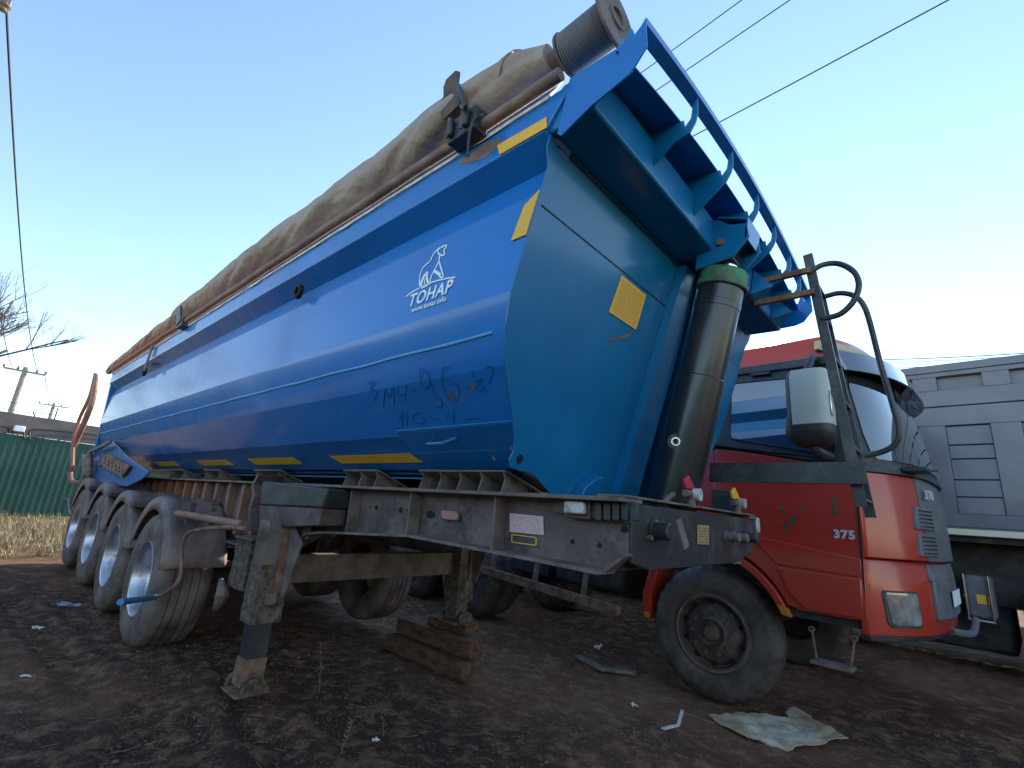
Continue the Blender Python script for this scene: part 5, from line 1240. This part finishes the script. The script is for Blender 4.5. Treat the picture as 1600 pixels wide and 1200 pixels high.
P = [fp(-40, 664), fp(8, 666), fp(14, 676), fp(22, 674), fp(25, 668), fp(36, 670), fp(38, 684), fp(46, 686), fp(47, 673), fp(60, 671), fp(100, 674), fp(140, 678), fp(200, 686)]
MB().tube(P, .02, 6, k=3).build('cable', 'wire', FE)
MB().tube([p - Vector((0, 0, .16)) for p in (P[9], P[10], P[11], P[12])], .010, 6, k=3).build('cable', 'wire', FE)
c = fp(30, 670, .10); MB().bar(c - fd * .12, c + fd * .12, .1, .16).build('junction_box', 'white_print', FE, bevel=.02)
# barbed wire above the fence
for dz in (.25, .45, .12):
    P = [fl + fd * t + Vector((0, 0, 2.8 + dz + .03 * math.sin(t * 2.2))) for t in np.arange(-10, 15, .5)]
    MB().tube(P, .009, 5).build('barbed_wire', 'wire', FE)
for k in range(-4, 6):
    p = fl + fd * (k * 2.9 + .5); MB().bar(p + Vector((0, 0, 2.7)), p + Vector((0, 0, 3.3)), .03, .03, up=(1, 0, 0)).build('wire_post', 'wire', FE)

# ================================================================== POLES, WIRES, TREES
def pole(px0, py0, px1, py1, dist, r, label, arms=(1.1,)):
    n_ = (1, 0, 0); p1 = Vector(hit(px1, py1, x=-dist)); p0 = Vector((p1.x, p1.y, -.1))
    o = root('utility_pole', label, 'pole', (p1.x, p1.y, 0))
    MB().tube([(0, 0, -.1), (0, 0, p1.z)], [r, r * .7], 10).build('pole_shaft', 'concrete_pole', o)
    for i, a in enumerate(arms):
        zc = p1.z - .25 - i * .6; m = MB(); m.bar(Vector((0, -a, zc)), Vector((0, a, zc)), .09, .10); m.build('cross_arm', 'concrete_pole', o)
        for y in (-a, -a * .35, a * .55, a):
            MB().lathe([(0, .0), (0, .05), (.06, .07), (.10, .04), (.16, .05), (.2, 0)], 10, 'z', c=(0, y, zc + .05)).build('insulator', 'grey_wood', o)
    return p1
t1 = pole(20, 640, 41, 574, 40, .17, 'concrete power pole with cross arm beyond the green fence at far left', (.9,))
t2 = pole(75, 655, 85, 630, 62, .17, 'small distant power pole with cross arm, right of the taller one', (1.0,))
# near pole head at the top left corner of the picture
n1 = Vector(hit(13, 8, x=-11.0))
NP = root('utility_pole', 'near power pole whose head with insulators shows in the top left corner', 'pole', (n1.x, n1.y - .28, 0))
MB().tube([(0, 0, -.1), (0, 0, n1.z + .5)], [.16, .12], 12).build('pole_shaft', 'concrete_pole', NP)
MB().bar((0, -.35, n1.z + .05), (0, .30, n1.z + .05), .09, .09).build('cross_arm', 'concrete_pole', NP)
MB().lathe([(0, 0), (0, .06), (-.06, .09), (-.1, .05), (-.15, .06), (-.18, 0)], 12, 'z', c=(0, .24, n1.z + .0)).build('insulator', 'grey_wood', NP)
def wire(a, b, sag, r, label, grp=None, n=24):
    a, b = Vector(a), Vector(b); P = [a.lerp(b, t) - Vector((0, 0, sag * 4 * t * (1 - t))) for t in np.linspace(0, 1, n)]
    o = MB().tube(P, r, 6).build('power_line', 'wire', None); tag(o, label, 'power line', grp)
wire((n1.x, n1.y, n1.z - .1), (t1.x, t1.y + .5, t1.z - .1), .5, .018, 'long thin power line descending from the top left corner to the concrete pole')
a = Vector(hit(-30, 150, x=-11)); wire(a, (t1.x, t1.y - .6, t1.z - .1), .4, .016, 'left hand thin power line leading down to the concrete pole')
wire((t1.x, t1.y + .8, t1.z), (t2.x, t2.y, t2.z), .4, .02, 'short power line running between the two far poles')
for (pa, pb, dst, lab) in (((1200, -30), (940, 158), 16, 'uppermost power line crossing the sky behind the visor'), ((1275, -28), (975, 175), 16, 'middle power line crossing the sky behind the visor'), ((1530, -26), (1050, 230), 16, 'lowest power line sloping across the sky at upper right')):
    wire(hit(*pa, y=dst), hit(*pb, y=dst), .02, .022, lab)
for dy, lab in ((0, 'upper power line low over the grey tipper lorry'), (5, 'second power line low over the grey tipper lorry'), (14, 'third and lowest power line over the grey tipper lorry')):
    wire(hit(1380, 562 + dy, y=45), hit(1700, 545 + dy * .6, y=45), .1, .035 if dy == 0 else .022, lab)

def tree(name, label, base, h, seed, lean_=(0, 0), r0=.12, depth=5, sp=.55):
    rnd = random.Random(seed); o = root(name, label, 'tree', base)
    trunk = MB(); crown = MB()
    def br(p, d, L, r, lev):
        n = 4; P = [p]; 
        for i in range(n):
            d = (d + Vector((rnd.uniform(-.14, .14), rnd.uniform(-.14, .14), rnd.uniform(-.02, .10)))).normalized(); P.append(P[-1] + d * L / n)
        (trunk if lev <= 1 else crown).tube(P, [r, r * .8, r * .62], 6 if lev < 2 else 4, caps=False)
        if lev >= depth: return
        for i in range(rnd.randint(3, 4)):
            t = rnd.uniform(.3, 1.0); q = P[min(int(t * n), n)]; a = rnd.uniform(0, 6.28)
            nd = (d + Vector((math.cos(a), math.sin(a), rnd.uniform(-.1, .5))) * sp).normalized(); br(q, nd, L * rnd.uniform(.5, .72), r * .5, lev + 1)
    br(Vector((0, 0, 0)), Vector((lean_[0], lean_[1], 1)).normalized(), h * .45, r0, 0)
    trunk.build('trunk', 'bark', o); crown.build('crown', 'bark', o); return o
tree('bare_tree', 'leafless tree whose twigs reach into the left edge above the fence', (-24.0, -2.6, 0), 13, 3, (.0, .12), .16, 5, .7)
tree('bare_tree', 'thin leafless sapling rising beside the concrete pole behind the fence', (-26, 2.0, 0), 5.6, 11, (.1, .05), .06, 4, .5)
tree('bare_tree', 'low leafless bush just left of the concrete pole beyond the fence', (-25, .3, 0), 5.2, 21, (0, .1), .06, 4, .6)
tree('bare_tree', 'small leafless shrub behind the fence near the second pole', (-29, 3.0, 0), 5.0, 31, (0, .1), .05, 4, .6)

# ================================================================== GROUND COVER AND LITTER
def gz(x, y):
    v = Vector((x, y, 0)); return float(hgt(np.array(x), np.array(y))) + .035 * noise.noise(v * .9) + .018 * noise.noise(v * 3.1) + .012 * noise.noise(v * 8.3)
def blades(name, label_cat, m_, pts, h0, h1, wdt, spread=.6, per=1):
    m = MB(); V = []; F = []
    for (x, y) in pts:
        z = gz(x, y)
        for _ in range(per):
            a = random.uniform(0, 6.28); h = random.uniform(h0, h1); dx, dy = math.cos(a), math.sin(a); ln = random.uniform(.1, spread) * h
            bx, by = x + random.uniform(-.03, .03), y + random.uniform(-.03, .03); px_, py_ = -dy * wdt, dx * wdt; n = len(V)
            V += [(bx - px_, by - py_, z - .01), (bx + px_, by + py_, z - .01), (bx + dx * ln * .45 + px_ * .7, by + dy * ln * .45 + py_ * .7, z + h * .6), (bx + dx * ln * .45 - px_ * .7, by + dy * ln * .45 - py_ * .7, z + h * .6), (bx + dx * ln, by + dy * ln, z + h * (1 - .25 * ln / h))]
            F += [(n, n + 1, n + 2, n + 3), (n + 3, n + 2, n + 4)]
    m.v = V; m.f = F; o = m.build(name, m_, None, smooth=0, recalc=False); o['kind'] = 'stuff'; o['label'] = label_cat[0]; o['category'] = label_cat[1]; return o
rnd = random.Random(5)
pts = [(rnd.uniform(-19.5, -10.2), rnd.uniform(-3, 4.5)) for _ in range(2600)]
blades('dry_grass', ('straw coloured dry grass in front of the green fence', 'grass'), 'dry_grass', pts, .05, .24, .006, 1.0, 6)
# sparse dead stalks in the foreground, clumped
pts = []
for _ in range(150):
    cx_, cy_ = rnd.uniform(-6, 1.5), rnd.uniform(.9, 4.2)
    for _ in range(rnd.randint(3, 14)): pts.append((cx_ + rnd.gauss(0, .10), cy_ + rnd.gauss(0, .10)))
blades('dead_stalks', ('short brown dead stalks scattered over the dark soil', 'grass'), 'dead_stalk', pts, .012, .055, .001, 2.2, 2)
pts = []
for cx_, cy_, n_ in ((-.55, 2.45, 260), (-.2, 2.2, 200), (-.9, 1.7, 260), (-.3, 1.6, 260), (-1.3, 1.5, 160), (-.9, 2.6, 160), (-.35, 2.75, 120), (.1, 2.6, 160), (-1.4, 2.2, 80)):
    for _ in range(n_): pts.append((cx_ + rnd.gauss(0, .16), cy_ + rnd.gauss(0, .14)))
blades('green_weeds', ('sparse yellow green weeds near the cardboard sheet', 'grass'), 'green_weed', pts, .012, .045, .0016, 1.4, 3)
# flat straws and twigs lying on the soil
def litter(name, lab, m_, N, box_, l0, l1, r0, r1):
    m = MB(); 
    for _ in range(N):
        x, y = rnd.uniform(box_[0], box_[1]), rnd.uniform(box_[2], box_[3]); a = rnd.uniform(0, 6.28); L_ = rnd.uniform(l0, l1); z = gz(x, y); r = rnd.uniform(r0, r1)
        c = Vector((x, y, z + r)); d = Vector((math.cos(a), math.sin(a), rnd.uniform(-.05, .12))); e = Vector((-d.y, d.x, 0)) * rnd.uniform(-.25, .25)
        m.tube([c - d * L_ / 2, c + e * L_ / 2, c + d * L_ / 2], r, 3, caps=False)
    o = m.build(name, m_, None, smooth=0, recalc=False); o['kind'] = 'stuff'; o['label'] = lab; o['category'] = 'litter'
litter('straw_litter', 'pale straws and broken twigs strewn across the soil', 'dead_stalk', 9000, (-7, 2.2, .5, 6), .012, .08, .0007, .0022)
litter('leaf_litter', 'dry straw scattered thickly around the dead weeds', 'dry_grass', 1500, (-6, 2.2, .5, 4.5), .02, .11, .0005, .0012)
def clods():
    m = MB(); ico = bmesh.new(); bmesh.ops.create_icosphere(ico, subdivisions=1, radius=1); iv = [v.co.copy() for v in ico.verts]; ifc = [tuple(v.index for v in f.verts) for f in ico.faces]; ico.free()
    for _ in range(5200):
        x, y = rnd.uniform(-8, 2.2), rnd.uniform(.4, 6); s = abs(rnd.gauss(0, 1)) * .006 + .003; s = min(s, .03)
        z = gz(x, y) + s * .2; a, b, c = [rnd.uniform(.6, 1.4) for _ in range(3)]
        m.add([(x + v.x * s * a * (1 + rnd.uniform(-.2, .2)), y + v.y * s * b, z + v.z * s * c * .6) for v in iv], ifc)
    o = m.build('soil_clods', 'clod', None, smooth=0, recalc=False); o['kind'] = 'stuff'; o['label'] = 'small clods of dark soil and grit over the yard'; o['category'] = 'soil'
clods()
def crumple(name, px, py, w_, h_, mt, label, cat, seed, amp=.02, rot=0):
    c = hit(px, py, z=0.0); c = hit(px, py, z=gz(c[0], c[1])); z = gz(c[0], c[1]); m = MB(); N = 9; V = []
    for i in range(N):
        for j in range(N):
            u, v = (i / (N - 1) - .5), (j / (N - 1) - .5); q = noise.noise(Vector((u * 3 + seed, v * 3, seed)))
            e = 1 + .5 * noise.noise(Vector((math.atan2(u, v + 1e-6) * 1.3, seed, 2)))
            x, y = u * w_ * e, v * h_ * e; V.append((x * math.cos(rot) - y * math.sin(rot), x * math.sin(rot) + y * math.cos(rot), amp * (q + .6) + amp * .5 * abs(noise.noise(Vector((u * 9 + seed, v * 9, 1))))))
    m.add(V, [(i * N + j, (i + 1) * N + j, (i + 1) * N + j + 1, i * N + j + 1) for i in range(N - 1) for j in range(N - 1)])
    o = m.build(name, mt, None, smooth=0, loc=(c[0], c[1], z + .004)); s_ = o.modifiers.new('t', 'SOLIDIFY'); s_.thickness = .002; tag(o, label, cat); return o
crumple('paper_scrap', 42, 1059, .085, .03, 'paper', 'torn white paper scrap at the lower left of the yard', 'paper', 3, .012, .6)
crumple('paper_scrap', 58, 985, .085, .035, 'paper', 'crumpled pale paper scrap beyond the torn white one at left', 'paper', 8, .02, .6)
crumple('plastic_bag', 103, 943, .22, .11, 'plastic_film', 'flattened bluish plastic bag on the soil near the rear wheels', 'bag', 13, .02, .6)
crumple('paper_scrap', 934, 1018, .08, .07, 'paper', 'crumpled white scrap behind the weathered board', 'paper', 17, .05)
crumple('paper_scrap', 992, 1094, .05, .04, 'paper', 'small white scrap left of the big front wheel', 'paper', 19, .02)
crumple('paper_scrap', 587, 1160, .035, .03, 'paper', 'tiny pale scrap at the bottom centre of the yard', 'paper', 23, .015)
crumple('leaf_scrap', 262, 905, .04, .02, 'paper', 'small pale scrap beside the second trailer wheel', 'paper', 25, .008) if False else None
# cardboard sheet
pl = [(1107, 1121), (1160, 1112), (1190, 1118), (1232, 1123), (1228, 1107), (1243, 1107), (1290, 1136), (1327, 1153), (1265, 1164), (1222, 1171), (1190, 1160), (1165, 1150)]
zc_ = gz(*hit(1220, 1140, z=-.05)[:2]) + .02
P = [hit(px, py, z=zc_) for px, py in pl]
m = MB(); ctr = np.mean(P, 0); ring0 = [Vector(p) for p in P]
bmx = bmesh.new(); vs = [bmx.verts.new(p) for p in ring0]; bmx.faces.new(vs); bmesh.ops.triangulate(bmx, faces=bmx.faces[:]); bmesh.ops.subdivide_edges(bmx, edges=bmx.edges[:], cuts=5, use_grid_fill=True)
for v in bmx.verts: v.co.z += .02 * noise.noise(v.co * 9) + .012 * noise.noise(v.co * 25) ; v.co.x += .02 * noise.noise(v.co * 17 + Vector((4, 0, 0))); v.co.y += .02 * noise.noise(v.co * 17)
me = bpy.data.meshes.new('cardboard_sheet'); bmx.to_mesh(me); bmx.free(); me.materials.append(MATS['cardboard'])
cb = bpy.data.objects.new('cardboard_sheet', me); COL.objects.link(cb); cb.modifiers.new('t', 'SOLIDIFY').thickness = .006
tag(cb, 'flattened weathered cardboard sheet in front of the big front wheel', 'cardboard')
# weathered board and small stick
zb_ = gz(*hit(950, 1040, z=-.08)[:2]) + .02
a, b, c = [Vector(hit(px, py, z=zb_)) for px, py in ((903, 1025), (940, 1045), (995, 1052))]
m = MB(); m.bar(a, b, .09, .03); m.bar(b - (c - b) * .05, c, .08, .03); o = m.build('broken_board', 'grey_wood', None, bevel=.006); tag(o, 'broken grey board lying left of the big front wheel', 'board')
z_ = gz(*hit(1050, 1130, z=-.05)[:2]) + .012
P = [Vector(hit(px, py, z=z_)) for px, py in ((1035, 1139), (1060, 1133), (1066, 1110))]
m = MB(); m.bar(P[0], P[1], .025, .008); m.bar(P[1], P[2], .022, .008); tag(m.build('bent_strip', 'paper', None), 'bent pale strip left of the cardboard sheet', 'strip')
o = MB().tube([Vector(hit(px, py, z=z_)) for px, py in ((1066, 1112), (1090, 1121), (1115, 1130))], .003, 6, k=3).build('thin_stick', 'grey_wood', None); tag(o, 'thin stick lying between the bent strip and the cardboard', 'stick')
# tall dead weeds
def weed(px, py, h, label, seed, lean_=(.0, .0)):
    c = hit(px, py, z=gz(*hit(px, py, z=0)[:2])); r_ = random.Random(seed); o = root('dead_weed', label, 'plant', (c[0], c[1], gz(c[0], c[1]) - .01))
    st_ = MB(); P = [Vector((0, 0, 0))]
    for i in range(8): P.append(P[-1] + Vector((lean_[0] + r_.uniform(-.012, .012), lean_[1] + r_.uniform(-.012, .012), h / 8)))
    st_.tube(P, [.0025, .001], 5); st_.build('stem', 'dead_stalk', o)
    lf = MB()
    for i in range(int(110 * h)):
        t = r_.uniform(.15, 1); q = P[0].lerp(P[-1], t) if False else P[min(int(t * 8), 8)] + Vector((0, 0, r_.uniform(-.03, .03))); a = r_.uniform(0, 6.28); l = r_.uniform(.006, .018)
        lf.tube([q, q + Vector((math.cos(a) * l, math.sin(a) * l, l * .8))], [.001, .002], 3)
    lf.build('seed_heads', 'dead_stalk', o, smooth=0)
weed(498, 1085, .33, 'tallest dead weed standing between the two landing legs', 1, (-.008, 0))
weed(528, 1180, .20, 'bare thin weed stalk at the bottom centre left', 2, (.01, 0))
weed(600, 1150, .10, 'short reddish weed stalk right of the thin bare stalk', 3)

# two straw-strewn patches close to the photographer
pts = []
for cx_, cy_ in ((-.7, 1.9), (-.2, 2.0), (-1.1, 1.6), (-.4, 1.55), (-.1, 1.8)):
    for _ in range(110): pts.append((cx_ + rnd.gauss(0, .28), cy_ + rnd.gauss(0, .2)))
blades('straw_tufts', ('low yellowed grass tufts at the bottom of the yard', 'grass'), 'dry_grass', pts, .015, .05, .0012, 1.8, 3)
# ------------------------------------------------------------------ groups of repeats
for o in SC.objects:
    if o.parent is None and o.get('category'):
        b = o.name.split('.')[0]
        g = {'power_line': 'overhead power lines', 'utility_pole': 'utility poles', 'bare_tree': 'leafless trees beyond the fence', 'paper_scrap': 'paper scraps on the soil', 'dead_weed': 'tall dead weeds'}.get(b)
        if g: o['group'] = g
